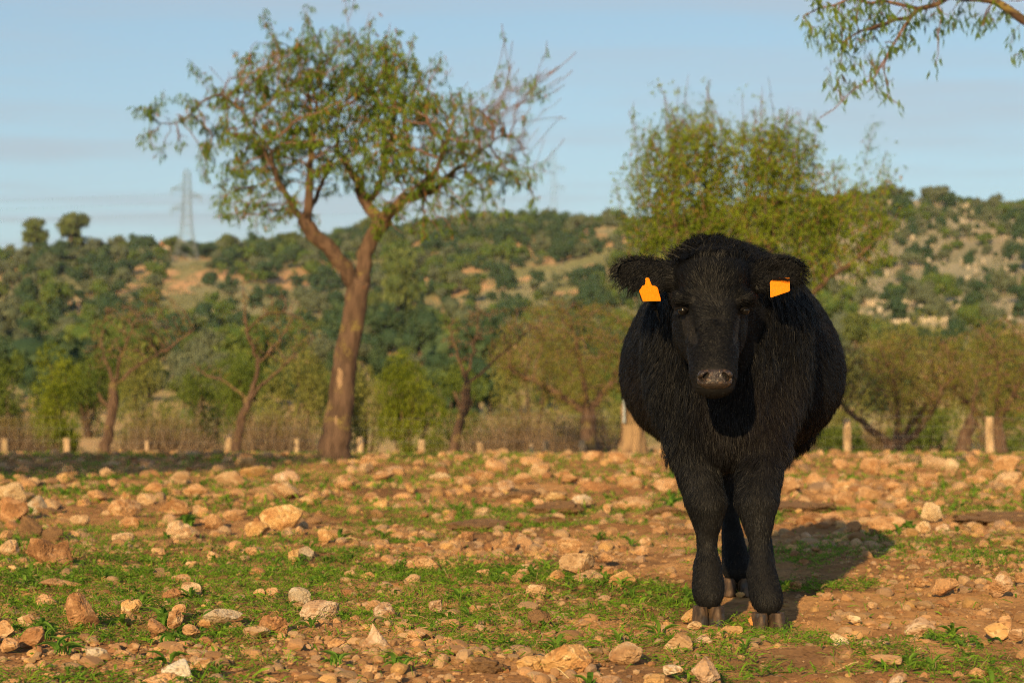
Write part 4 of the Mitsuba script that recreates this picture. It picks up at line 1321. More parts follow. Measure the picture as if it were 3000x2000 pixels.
# burls, a peeled patch and a sawn wound on the trunk
k2 = k
scene["peeled_material"] = proc2(lambda p, n, uv: mikit.mix((0.23, 0.14, 0.082), (0.36, 0.24, 0.14), mikit.fbm(p.x * 30, p.y * 30, p.z * 12, 2)), 0.85, 0.2)
m = trimesh.creation.icosphere(3, 1.0)
v = m.vertices * (1 + 0.7 * (nfbm(m.vertices * 2.2, 3, 3)[:, None] - .5))
part(k2, "peeled_patch", mikit.ply((v * [0.036, 0.014, 0.115] + [-1.835, 21.872, 0.95], m.faces), "peeled_material", True), "pale patch of peeled bark on the trunk")
part(k2, "peeled_patch", mikit.ply((v * [0.016, 0.010, 0.06] + [-1.875, 21.852, 0.50], m.faces), "peeled_material", True))
scene["wound_material"] = proc2(lambda p, n, uv: mikit.mix((0.20, 0.06, 0.03), (0.40, 0.15, 0.06), mikit.noise(p.x * 40, p.y * 40, p.z * 40)), 0.8, 0.2)
part(k2, "wound", mikit.ply((v * [0.03, 0.02, 0.04] + [-1.60, 21.915, 1.95], m.faces), "wound_material", True), "reddish wound in the bark at the fork")

# the bushy tree behind the cow
k = thing("almond_tree", "bushy upright almond tree with thin whip shoots directly behind the cow's head", "tree")
sk = Skeleton(8)
rng = np.random.default_rng(8)
sk.limb([(2.80, 26, 0.0, 0.17), (2.78, 26, 0.5, 0.13), (2.76, 26, 1.05, 0.12)], -1)
for b in ([(2.76, 26, 1.0, .07), (2.45, 25.8, 1.6, .055), (2.2, 25.7, 2.2, .04), (2.05, 25.6, 2.9, .025), (1.95, 25.5, 3.6, .012)], [(2.76, 26, 1.0, .07), (2.7, 26.2, 1.9, .05), (2.55, 26.3, 2.8, .035), (2.5, 26.3, 3.7, .015)],
          [(2.76, 26, 1.0, .07), (3.05, 25.9, 1.8, .05), (3.25, 25.8, 2.6, .035), (3.3, 25.7, 3.5, .014)], [(2.76, 26, 1.0, .06), (3.35, 25.7, 1.75, .045), (3.95, 25.5, 2.25, .03), (4.35, 25.4, 2.55, .016), (4.55, 25.3, 2.75, .008)],
          [(2.76, 26, 1.0, .05), (2.2, 26.5, 1.8, .04), (1.75, 26.8, 2.45, .02), (1.5, 26.9, 2.7, .01)], [(3.35, 25.7, 1.75, .03), (3.8, 26, 2.5, .02), (4.1, 26, 3.1, .012)]):
    sk.limb(b)
att = np.vstack([in_ell(rng, 1000, (3.0, 26, 2.75), (1.35, 1.2, 0.85)), in_ell(rng, 560, (2.2, 25.9, 3.65), (0.62, 0.7, 0.80)), in_ell(rng, 480, (3.15, 25.9, 3.70), (0.78, 0.7, 0.52)), in_ell(rng, 160, (4.25, 25.7, 2.75), (0.62, 0.6, 0.60)), in_ell(rng, 100, (1.85, 26, 3.0), (0.4, 0.5, 0.7))])
sk.grow(att, 0.09, 0.9, 0.115, 80, (0, 0, 0.45), 0.2, from_z=1.6)
for X0, z0, z1 in ((1.58, 3.4, 4.55), (2.28, 3.9, 4.9), (2.5, 3.9, 4.75), (2.72, 3.6, 4.3), (3.22, 3.9, 4.75), (3.28, 3.9, 4.85), (3.6, 3.4, 4.2), (3.85, 3.2, 3.9), (4.1, 3.1, 3.75), (4.45, 3.0, 3.7), (4.6, 2.9, 3.5), (1.75, 3.4, 4.0), (2.0, 3.9, 4.5), (3.0, 3.8, 4.4)):
    P = np.array(sk.p)
    i = int(np.argmin(np.linalg.norm(P - [X0, 26, z0], axis=1)))
    sk.limb([(*(P[i] + (np.array([X0 + 0.03 * math.sin(9 * z0), P[i, 1], z1]) - P[i]) * s), 0.006 - 0.0035 * s) for s in np.linspace(0, 1, 9)], wob=0.008)
n_crown = len(sk.p)
for _ in range(230):
    P = np.array(sk.p)
    top = np.flatnonzero((P[:, 2] > 2.6) & (np.arange(len(P)) < n_crown) & (P[:, 2] < 4.25))
    i = rng.choice(top)
    d = unit(np.array([(P[i, 0] - 2.9) * 0.25, 0, 1.0]) + rng.normal(0, 0.18, 3))
    n = rng.integers(3, 8)
    sk.limb([(*(P[i] + d * s), 0.0035) for s in np.linspace(0, 0.085 * n, n)], wob=0.008)
sk.finish(0.0042)
q = sk.P[np.flatnonzero((sk.r < 0.013))]
q = q[rng.uniform(0, 1, len(q)) > 0.75 * smooth01(4.1, 4.5, q[:, 2])]
lf = leaves(q, max(3, round(25000 / len(q))), rng, (0.06, 0.10), (0.009, 0.014), 0.45, 0.05, ((0.095, 0.155, 0.016), (0.29, 0.345, 0.036)))
tree_parts(k, sk, 0.016, lf)
print("bushy tree", len(sk.P), len(q))

# the branch that reaches in at the top right, of a tree beyond the edge
k = thing("almond_tree", "almond branch with sparse drooping leaves reaching in at the top right corner", "tree")
sk = Skeleton(15)
rng = np.random.default_rng(15)
sk.limb([(4.55, 12.2, 0.0, 0.19), (4.5, 12.2, 0.8, 0.15), (4.4, 12.2, 1.5, 0.13), (4.2, 12.1, 2.0, .11)], -1)
sk.limb([(4.2, 12.1, 2.0, .08), (3.7, 12.0, 2.45, .045), (3.3, 12.0, 2.68, .032), (3.06, 12.0, 2.86, .027), (2.96, 12, 2.98, .025), (2.84, 12, 3.04, .022), (2.66, 12, 3.06, .018), (2.52, 12, 3.03, .016), (2.38, 12, 2.985, .014), (2.34, 12, 2.94, .012), (2.28, 12, 2.90, .012), (2.16, 11.95, 2.87, .009), (2.05, 11.9, 2.83, .007), (1.94, 11.9, 2.78, .005)])
sk.limb([(2.38, 12, 2.985, .010), (2.2, 12.1, 3.03, .009), (2.0, 12.1, 3.05, .007), (1.84, 12.1, 3.02, .005), (1.74, 12.1, 2.96, .004)])
sk.limb([(2.30, 12, 2.92, .008), (2.24, 12, 2.74, .007), (2.12, 12, 2.58, .006), (2.06, 12, 2.50, .005), (1.95, 12, 2.42, .004), (1.80, 12, 2.33, .003)])
sk.limb([(2.20, 12, 2.72, .005), (2.15, 12.0, 2.52, .004), (2.17, 12, 2.45, .004), (2.25, 12, 2.41, .003), (2.28, 12, 2.41, .003)])
sk.limb([(2.52, 12, 3.03, .006), (2.50, 12, 2.86, .004), (2.50, 12, 2.74, .003), (2.51, 12, 2.66, .002)])
sk.limb([(2.84, 12, 3.04, .006), (2.80, 12, 2.95, .004), (2.76, 12, 2.86, .003)])
sk.limb([(3.3, 12, 2.68, .02), (3.1, 11.8, 2.95, .015), (2.8, 11.6, 3.25, .012), (2.4, 11.5, 3.45, .008)])
sk.limb([(4.2, 12.1, 2.0, .09), (4.6, 12.3, 2.6, .07), (4.9, 12.5, 3.3, .04), (5.1, 12.6, 4.0, .02)])
sk.limb([(4.2, 12.1, 2.0, .07), (4.0, 12.6, 2.8, .06), (3.9, 12.9, 3.6, .03)])
att = np.vstack([in_ell(rng, 480, (2.08, 12, 2.88), (0.36, 0.32, 0.22)), in_ell(rng, 90, (2.06, 12, 2.62), (0.26, 0.25, 0.18)), in_ell(rng, 130, (2.7, 12, 2.97), (0.38, 0.25, 0.11)), in_ell(rng, 30, (2.97, 12, 2.74), (0.06, 0.1, 0.10)), in_ell(rng, 260, (2.3, 11.8, 3.35), (0.7, 0.6, 0.32)), in_ell(rng, 500, (4.6, 12.5, 3.6), (1.2, 1.2, 0.9))])
sk.grow(att, 0.055, 0.5, 0.075, 60, (0, 0, -0.08), 0.28, from_z=2.2)
sk.finish(0.0019)
q = sk.P[np.flatnonzero(sk.r < 0.0052)]
q = q[(rng.uniform(0, 1, len(q)) < 0.85) & (nfbm(q * 5, 2, 3) > 0.36)]
lf = leaves(q, 4, rng, (0.055, 0.088), (0.0055, 0.0090), 1.2, 0.02, odd=((0.20, 0.13, 0.04), 0.03))
tree_parts(k, sk, 0.012, lf)
q2 = sk.P[np.flatnonzero((sk.r < 0.006) & (np.abs(sk.P[:, 0] - 2.85) < 0.2))]
print("branch", len(sk.P), len(q))

# trees to the left whose crowns shade the left of the field

def small_tree(seed, base, trunk, limbs, atts, lab, kill=0.16, step=0.1, leaf_n=6, cols=((0.09, 0.12, 0.02), (0.23, 0.23, 0.045)), Ls=(0.05, 0.085), Ws=(0.008, 0.013), bare=0.0, bark_key="bark_material", trop=(0, 0, 0.1), tip=0.0055, from_z=None, thin=1.0):
    k = thing("almond_tree", lab, "tree")
    rng = np.random.default_rng(seed)
    sk = Skeleton(seed)
    b = np.array([*base, float(land(*base))])
    off = lambda pts, k=1.0: [(b[0] + p[0], b[1] + p[1], b[2] + p[2], p[3] * k) for p in pts]  # noqa: E731
    sk.limb(off([(p[0], p[1], p[2] - 0.1 * (j == 0), p[3]) for j, p in enumerate(trunk)], thin), -1)
    for l in limbs:
        sk.limb(off(l, thin * 0.8))
    A = np.vstack([in_ell(rng, n, b + np.array(c), r) for n, c, r in atts])
    sk.grow(A, step, 1.1, kill, 60, trop, 0.25, from_z=b[2] + (from_z if from_z is not None else trunk[-1][2] - 0.1))
    sk.finish(tip)
    q = sk.P[np.flatnonzero(sk.r < tip * 3.2)]
    q = q[rng.uniform(0, 1, len(q)) > bare]
    tree_parts(k, sk, 0.016, leaves(q, leaf_n, rng, Ls, Ws, 0.4, 0.06, cols), bark_key)
    return len(sk.P), len(q)


# the shade trees beyond the left edge
SHADE = [((-7.1, 9.2), 31), ((-9.2, 10.0), 32), ((-11.1, 9.4), 33)]
for (x, y), s in SHADE:
    r = small_tree(s, (x, y), [(0, 0, 0, .2), (0.05, 0, 1, .15), (0.1, 0, 2.0, .13)],
               [[(0.1, 0, 1.9, .09), (-0.7, .3, 2.8, .06), (-1.3, .4, 3.6, .03)], [(0.1, 0, 1.9, .09), (0.8, -.2, 2.9, .06), (1.4, -.2, 3.7, .03)], [(0.1, 0, 1.9, .07), (0.1, .9, 2.9, .05), (0.2, 1.5, 3.6, .03)], [(0.1, 0, 1.9, .07), (0, -.8, 3, .05), (0, -1.2, 3.8, .03)]],
               [(1400, (0.1, 0, 3.7), (2.1, 1.9, 1.2))], "almond tree beyond the left edge, " + ("nearest to the view" if s == 31 else "second in the row" if s == 32 else "outermost in the row") + ", shading the field", kill=0.20, step=0.14, leaf_n=11, Ls=(0.09, 0.14), Ws=(0.02, 0.032))
DRY = ((0.125, 0.105, 0.04), (0.24, 0.19, 0.07))
small_tree(41, (-6.35, 32), [(-0.06, 0, 0, .15), (0.0, 0, .25, .115), (0.07, 0, .65, .095), (0.14, 0, 0.98, .11), (0.13, 0, 1.2, .085)],
           [[(0.13, 0, 1.2, .05), (0.05, 0, 1.5, .04), (-0.1, .1, 1.85, .02)], [(0.13, 0, 1.2, .05), (0.5, .1, 1.55, .035), (0.95, .2, 1.8, .02), (1.35, .2, 2.1, .012)], [(0.13, 0, 1.2, .05), (0.3, -.2, 1.7, .03), (0.55, -.3, 2.3, .02)], [(0.1, 0, 0.85, .05), (-0.08, 0, 1.0, .045), (-0.1, 0, 1.08, .04)]],
           [(420, (0.35, 0, 2.05), (0.75, .7, .55)), (220, (0.8, 0, 2.35), (0.55, .5, .35)), (60, (-0.1, 0, 1.7), (.3, .4, .35))], "small sparse almond tree with a knobbly pale-footed trunk, left of the field", bare=0.72, cols=DRY, thin=0.78)
small_tree(42, (-4.35, 32), [(0, 0, 0, .12), (0.06, 0, .35, .10), (0.14, 0, .75, .092), (0.22, 0, .98, .085)],
           [[(0.22, 0, .95, .07), (0.33, 0, 1.25, .06), (0.40, 0, 1.55, .05), (0.28, 0, 1.85, .04), (0.17, 0, 2.15, .03), (0.2, 0, 2.5, .016)], [(0.2, 0, .95, .055), (0.38, 0, 1.15, .05), (0.62, .1, 1.4, .04), (0.9, .2, 1.65, .02)],
            [(0.2, 0, .98, .045), (0.0, 0, 1.22, .035), (-0.2, 0, 1.32, .03), (-0.45, 0, 1.36, .02), (-0.62, 0, 1.55, .01)], [(0.22, 0, 2.1, .028), (0.5, 0, 2.36, .024), (0.85, 0, 2.36, .02), (1.15, 0, 2.2, .014), (1.25, 0, 1.95, .008)], [(0.4, 0, 1.55, .03), (0.7, 0, 1.9, .02), (0.95, 0, 2.3, .01)], [(0.18, 0, 2.15, .012), (0.15, 0, 2.7, .009), (0.18, 0, 3.1, .005)]],
           [(480, (0.72, 0, 1.95), (0.62, .5, .40)), (80, (0.5, 0, 2.5), (0.6, .4, .35)), (30, (-0.4, 0, 1.5), (.3, .3, .2))], "small twisted almond tree with a curved branch looping over, left of the tall tree", bare=0.75, thin=0.72, cols=((0.16, 0.11, 0.03), (0.28, 0.20, 0.06)))
small_tree(43, (-0.95, 32), [(-0.03, 0, 0, .14), (0.06, 0, .35, .105), (0.18, 0, .72, .09), (0.24, 0, .98, .11), (0.24, 0, 1.25, .08)],
           [[(0.24, 0, 1.2, .05), (0.1, 0, 1.7, .035), (-0.05, 0, 2.1, .015)], [(0.24, 0, 1.2, .045), (0.35, .1, 1.8, .03), (0.45, .1, 2.4, .014)], [(0.24, 0, 1.2, .045), (0.7, 0, 1.6, .03), (1.15, 0, 2.0, .018), (1.5, 0, 2.3, .01)], [(0.2, 0, 0.85, .05), (0.05, 0, 1.02, .045), (0.03, 0, 1.1, .04)]],
           [(380, (0.35, 0, 2.0), (0.6, .55, .5)), (280, (1.0, 0, 2.1), (0.6, .5, .4))], "small half-bare almond tree with a pollarded trunk, right of the tall tree", bare=0.74, cols=DRY, thin=0.75)
small_tree(44, (1.15, 38), [(0.3, 0, 0, .2), (0.3, 0, .6, .17), (0.25, 0, 1.2, .15)],
           [[(0.25, 0, 1.2, .1), (-0.5, 0, 1.7, .07), (-1.2, 0, 2.0, .04)], [(0.25, 0, 1.2, .1), (0.8, .2, 1.9, .06), (1.2, .3, 2.7, .03)], [(0.25, 0, 1.2, .08), (0.1, -.4, 2.2, .05), (-.1, -.6, 3.0, .02)]],
           [(1500, (0.0, 0, 2.35), (1.65, 1.3, 1.05))], "wide olive-brown bushy tree standing left of the cow", kill=0.15, leaf_n=7, cols=((0.13, 0.13, 0.026), (0.28, 0.25, 0.055)), bare=0.15)
small_tree(45, (6.35, 34), [(0, 0, 0, .2), (0, 0, .25, .17), (0, 0, .45, .17)],
           [[(0, 0, .4, .09), (-0.5, 0, .75, .07), (-1.0, .1, 1.2, .04)], [(0, 0, .4, .08), (0.1, .2, 1.0, .06), (0.0, .2, 1.7, .03)], [(0, 0, .4, .09), (0.4, 0, .65, .07), (0.75, 0, 1.25, .055), (0.85, 0, 1.45, .05)], [(0, 0, .4, .07), (0.6, .3, 1.1, .05), (1.1, .3, 1.6, .03)]],
           [(1250, (0.05, 0, 1.55), (1.25, 1.1, 0.8))], "low spreading almond tree with a pale sawn branch, right of the cow", kill=0.13, leaf_n=7, cols=((0.12, 0.125, 0.026), (0.26, 0.23, 0.055)), bare=0.2, from_z=0.7)
small_tree(46, (7.5, 34.5), [(-0.05, 0, 0, .14), (0.06, 0, .35, .125), (0.20, 0, .8, .10), (0.24, 0, .92, .06)], [[(0.2, 0, .85, .04), (0.4, .3, 1.5, .02)]],
           [(60, (0.5, .3, 1.7), (.4, .4, .4))], "leaning bare red-brown trunk between the right-hand fence posts", bare=0.5, cols=DRY)
small_tree(47, (8.35, 35), [(0.05, 0, 0, .14), (0, 0, .4, .12), (-0.08, 0, .8, .11)],
           [[(-0.08, 0, .75, .07), (-0.7, 0, 1.3, .05), (-1.0, 0, 1.8, .02)], [(-0.08, 0, .75, .07), (0.3, 0, 1.5, .05), (0.5, 0, 2.1, .02)], [(-0.08, 0, .75, .06), (-0.1, -.3, 1.6, .04), (-.2, -.5, 2.2, .02)]],
           [(1300, (0.1, 0, 1.75), (1.4, 1.1, 0.95))], "leafy almond tree at the right edge behind the last fence post", kill=0.13, leaf_n=7, cols=((0.12, 0.13, 0.024), (0.27, 0.25, 0.055)), bare=0.2)
k = thing("tree_stump", "weathered pale tan tree stump just left of the cow's belly", "tree stump")
b = (1.62, 27.0, float(land(1.62, 27.0)))
a = np.linspace(0, 2 * np.pi, 28, endpoint=False)
rows = []
for zz, r in ((-0.1, .20), (0.08, .165), (0.25, .14), (0.45, .14), (0.6, .155), (0.68, .15), (0.70, .10)):
    rr = r * (1 + 0.75 * (nnoise(np.stack([np.cos(a) * 2.6, np.sin(a) * 2.6, a * 0 + zz * 1.2], -1), 3) - .5))
    rows.append(np.stack([b[0] + rr * np.cos(a) - 0.12 * (0.7 - zz) * 0.3, b[1] + rr * np.sin(a), b[2] + zz + 0 * a], -1))
v = np.vstack(rows + [np.array([[b[0], b[1], b[2] + 0.68]])])
f = [(i * 28 + j, i * 28 + (j + 1) % 28, (i + 1) * 28 + (j + 1) % 28, (i + 1) * 28 + j) for i in range(6) for j in range(28)]
f = [(q[0], q[1], q[2]) for q in f] + [(q[0], q[2], q[3]) for q in f] + [(6 * 28 + j, 6 * 28 + (j + 1) % 28, 7 * 28) for j in range(28)]
part(k, "trunk", mikit.ply((v, np.array(f)), "pale_bark_material", True))
part(k, "bracket", mikit.ply(tube([(b[0] - .15, b[1] - .12, b[2] + .42), (b[0] - .15, b[1] - .13, b[2] + .72), (b[0] + .05, b[1] - .13, b[2] + .73)], 0.018, 8), {"type": "twosided", "bsdf": {"type": "principled", "base_color": {"type": "rgb", "value": [.32, .36, .38]}, "roughness": .5}}, 40), "grey metal bracket on the stump")


# ---------------------------------------------------------------- bushes and brush beyond the fence
CARD = np.array([(-.5, 0, 0), (0, .5, .12), (.5, 0, 0), (0, -.5, .12)]), np.array([(0, 1, 2), (0, 2, 3)])


def cards(rng, pos, size, cols, aspect=(0.35, 0.7)):
    n = len(pos)
    a = unit(rng.normal(size=(n, 3)))
    b = unit(np.cross(a, rng.normal(size=(n, 3))))
    c = np.cross(a, b)
    s = size * rng.uniform(0.6, 1.4, n)
    M = np.stack([a * s[:, None], b * (s * rng.uniform(*aspect, n))[:, None], c * s[:, None]], -1)
    v, f = copies(*CARD, M, pos)
    cl = np.clip(nfbm(pos / (size * 7), 2, 8) * 1.5 - 0.25, 0, 1)[:, None]
    g = np.clip(0.5 * cl + 0.5 * rng.uniform(0, 1, (n, 1)), 0, 1)
    return v, f, np.repeat(np.array(cols[0]) * (1 - g) + np.array(cols[1]) * g, 4, 0)


scene["bush_leaf_material"] = leafmat(0.6, 0.5)
BRIGHT = ((0.07, 0.11, 0.014), (0.28, 0.31, 0.035))
GREEN = ((0.07, 0.11, 0.024), (0.19, 0.235, 0.045))
OLIVE = ((0.14, 0.155, 0.04), (0.31, 0.30, 0.085))
DRYB = ((0.15, 0.11, 0.055), (0.28, 0.21, 0.115))


def bush(seed, x, y, rx, rz, cols, lab, n=5200, leaf=0.085, name="shrub", cat="shrub"):
    rng = np.random.default_rng(seed)
    k = thing(name, lab, cat)
    z = float(land(x, y))
    blobs, pos = [], []
    nb = 16
    for i in range(nb):
        c = np.array([x, y, z + rz * 0.15]) + in_ell(rng, 1, (0, 0, rz * 0.75), (rx * 0.8, rx * 0.7, rz * 0.85), 0.2)[0]
        c[2] = max(c[2], z + 0.1)
        pos.append(in_ell(rng, n // nb, c, np.array([0.42 * rx, 0.42 * rx, 0.34 * rz]) * rng.uniform(0.65, 1.1), 0.55))
        blobs.append(c)
    pos = np.vstack(pos)
    pos[:, 2] = np.maximum(pos[:, 2], z + 0.02)
    v, f, c = cards(rng, pos, leaf, cols)
    part(k, "foliage", mikit.ply((v, f), "bush_leaf_material", False, color=c), kind="stuff")
    st = [tube([(x + rng.normal(0, .1), y, z - .1), (x + (b[0] - x) * .5, y + (b[1] - y) * .5, z + (b[2] - z) * .55), tuple(b)], [0.035, 0.022, 0.008], 5) for b in blobs]
    part(k, "stems", mikit.ply(join(st), "bark_material", True), kind="stuff")


def brush(seed, x, y, rx, rz, lab, n=2600):
    """dry leafless thicket of thin stems"""
    rng = np.random.default_rng(seed)
    k = thing("dry_thicket", lab, "shrub")
    b = np.stack([x + rng.normal(0, rx * .5, n), y + rng.normal(0, rx * .35, n), 0 * rng.uniform(size=n)], -1)
    b[:, 2] = land(b[:, 0], b[:, 1])
    edge = np.exp(-((b[:, 0] - x) / rx) ** 2)
    d = unit(rng.normal(0, 0.6, (n, 3)) + [0, 0, 0.9])
    L = rz * rng.uniform(0.5, 1.1, n) * (0.45 + 0.55 * edge)
    s = unit(np.cross(d, rng.normal(size=(n, 3)))) * (0.011 * y / 40)
    m = b + d * (L * .55)[:, None]
    t = m + unit(d + rng.normal(0, .7, d.shape)) * (L * .5)[:, None]
    v = np.stack([b - s, b + s, m + s * .8, m - s * .8, t], 1).reshape(-1, 3)
    o = (np.arange(n) * 5)[:, None]
    f = np.concatenate([o + [0, 1, 2], o + [0, 2, 3], o + [3, 2, 4]], 1).reshape(-1, 3)
    g = rng.uniform(0, 1, (n, 1))
    c = np.array([0.12, 0.08, 0.05]) * (1 - g) + np.array([0.27, 0.19, 0.12]) * g
    part(k, "stems", mikit.ply((v, f), "far_leaf_material", False, color=np.repeat(c, 5, 0)), kind="stuff")
    p = np.stack([rng.normal(x, rx * .45, 1400), rng.normal(y, rx * .3, 1400), rng.uniform(0.1, rz * .85, 1400)], -1)
    p[:, 2] += land(p[:, 0], p[:, 1])
    v, f, c = cards(rng, p, 0.07, ((0.14, 0.11, 0.04), (0.25, 0.2, 0.07)))
    part(k, "leaves", mikit.ply((v, f), "bush_leaf_material", False, color=c), kind="stuff")


def at(X, Y, d):
    """metres across and above the eye's foot for a bush seen at that place of the photograph, d metres away"""
    return (X - 1500) / 6000 * d, 0.62 + (1200 - Y) / 6000 * d


for i, (X, Yt, d, wpx, cols, lab, n) in enumerate((
        (165, 1080, 46, 250, BRIGHT, "bright yellow-green leafy shrub at the left, behind the first small tree", 7000),
        (20, 1030, 52, 170, GREEN, "dark green shrub cut by the left edge", 4500),
        (1190, 1085, 45, 250, BRIGHT, "bright yellow-green leafy shrub just right of the tall trunk", 7500),
        (1075, 1030, 53, 190, OLIVE, "olive shrub right behind the tall trunk", 4500),
        (880, 1060, 50, 260, OLIVE, "broad olive-green shrub left of the tall trunk", 6000),
        (610, 1060, 66, 300, GREEN, "wide mid-green shrub behind the twisted small tree", 5000),
        (420, 1060, 60, 260, OLIVE, "olive shrub behind the brown thicket on the left", 4500),
        (1330, 1090, 58, 240, GREEN, "green shrub behind the half-bare pollarded tree", 4500),
        (2470, 1250, 42, 200, GREEN, "low dark green shrub behind the right fence, beside the cow", 4500),
        (2730, 1215, 42, 240, GREEN, "bushy green shrub between the two right-hand fence posts", 5500),
        (2960, 1200, 44, 190, GREEN, "green shrub at the right edge behind the fence", 4500),
        (2380, 1020, 62, 330, OLIVE, "tall olive shrub hidden partly by the cow's flank", 5000),
        (2890, 960, 64, 330, OLIVE, "brownish olive shrub rising behind the right-hand trees", 5000),
        (2640, 930, 70, 300, OLIVE, "olive shrub on the slope behind the low spreading tree", 4500),
        (1560, 960, 66, 330, OLIVE, "olive shrub behind the wide olive-brown tree", 5000),
        (1800, 1010, 60, 300, OLIVE, "olive shrub immediately left of the cow's flank", 4500),
        (260, 1050, 76, 220, GREEN, "green shrub on the rise above the yellow-green shrub, left", 4000),
        (720, 1070, 62, 200, GREEN, "green shrub between the twisted tree and the tall trunk", 4000))):
    x, zt = at(X, Yt, d)
    h = zt - float(land(x, d))
    bush(500 + i, x, d, wpx / 12000 * d, h * 0.62, cols, lab, n, 0.075 * d / 45)
for i, (X, Yt, d, wpx, lab) in enumerate(((480, 1190, 42, 230, "brown leafless thicket left of the twisted small tree"), (800, 1180, 42, 210, "grey-brown leafless thicket left of the tall trunk"),
                                       (1500, 1170, 44, 270, "brown leafless thicket between the pollarded tree and the stump"), (1700, 1190, 42, 200, "brown dry thicket beside the tree stump"),
                                       (20, 1190, 43, 130, "brown dry thicket at the left edge"), (2560, 1235, 43, 130, "brown dry thicket behind the right fence"))):
    x, zt = at(X, Yt, d)
    brush(700 + i, x, d, wpx / 12000 * d * 1.2, (zt - float(land(x, d))) * 1.0, lab)

# ---------------------------------------------------------------- the hillside: trees, walls, pylons, a house
rng = np.random.default_rng(21)


def hill_tree(seed, kind, lod=1.0):
    r = np.random.default_rng(seed)
    n, pos = int({"oak": 520, "olive": 460, "shrub": 380, "pine": 620}[kind] * lod), []
    blobs = []
    if kind == "pine":
        for i in range(11):
            a, zz = r.uniform(0, 6.28), r.uniform(0.38, 0.95)
            rr = r.uniform(0.05, 0.42) * (1.15 - zz * 0.6)
            blobs.append((np.array([rr * math.cos(a), rr * math.sin(a), zz]), np.array([0.22, 0.22, 0.12]) * r.uniform(0.8, 1.2)))
    else:
        for i in range(9):
            c = in_ell(r, 1, (0, 0, 0.55), (0.38, 0.38, 0.36))[0]
            blobs.append((c, np.array([0.28, 0.28, 0.26]) * r.uniform(0.7, 1.15)))
    for c, e in blobs:
        pos.append(in_ell(r, n // len(blobs), c, e, 0.6))
    pos = np.vstack(pos)
    pos[:, 2] = np.maximum(pos[:, 2], 0.05 if kind != "pine" else 0.3)
    base = {"oak": ((0.028, 0.055, 0.028), (0.075, 0.11, 0.045)), "olive": ((0.075, 0.092, 0.052), (0.15, 0.165, 0.095)), "shrub": ((0.055, 0.09, 0.02), (0.14, 0.165, 0.04)), "pine": ((0.06, 0.085, 0.025), (0.145, 0.165, 0.045))}[kind]
    v, f, c = cards(r, pos, (0.13 if kind != "pine" else 0.11) * (1 if lod == 1 else 1.6 if lod < 1 else 0.6), base, (0.5, 0.95))
    cores = []
    for b, e in blobs:                                                # leafy masses behind the outer leaves
        m = trimesh.creation.icosphere(0 if lod < 1 else 1, 1.0)
        cores.append((m.vertices * e * (0.72 if lod <= 1 else 0.6) + b, m.faces))
    cv, cf = join(cores)
    tr = tube([(0, 0, -0.1), (0.02, 0, 0.3), (0.0, 0.02, 0.6)], [0.04, 0.03, 0.015], 5)
    V, F = join([(v, f), (cv, cf), tr])
    C = np.vstack([c, np.tile(np.array(base[0]) * 1.0, (len(cv), 1)), np.tile([0.13, 0.09, 0.065], (len(tr[0]), 1))])
    return V, F, C


HT = {k: [hill_tree(900 + 10 * j + i, k) for i in range(5)] for j, k in enumerate(("oak", "olive", "shrub", "pine"))}
HT_LO = {k: [hill_tree(900 + 10 * j + i, k, 0.22) for i in range(5)] for j, k in enumerate(("oak", "olive", "shrub", "pine"))}
HT_HI = {k: [hill_tree(900 + 10 * j + i, k, 3.0) for i in range(3)] for j, k in enumerate(("oak", "olive", "shrub", "pine"))}
HT_PLY = {k: [mikit.ply(m[:2], "far_leaf_material", False, color=m[2]) for m in v] for k, v in HT.items()}


def put_tree(name, kind, x, y, w, h, lab, group=None, cat="tree"):
    k = thing(name, lab, cat, group)
    scene[k] = {**HT_PLY[kind][rng.integers(5)], "to_world": T().translate([x, y, float(land(x, y)) - 0.05]).rotate([0, 0, 1], rng.uniform(0, 360)).scale([w, w, h])}


for X, Yt, d, wpx, lab in ((95, 640, 560, 105, "dark pine on the left skyline, first of the two tall ones"), (205, 618, 565, 135, "spreading umbrella pine on the left skyline, beside the dark pine"),
                           (1165, 735, 330, 150, "large pale green pine on the middle slope right of the tall trunk"), (1100, 630, 600, 120, "pale green pine on the skyline just behind the tall tree's fork"),
                           (850, 680, 590, 110, "round pine on the skyline left of the fork"), (660, 685, 590, 80, "small pine on the skyline right of the pylon"), (415, 690, 580, 90, "dense dark tree on the skyline left of the house")):
    x, zt = at(X, Yt, d)
    put_tree("pine_tree", "pine" if "dense" not in lab else "oak", x, d, wpx / 6000 * d, max(zt - float(land(x, d)), 4.0), lab)

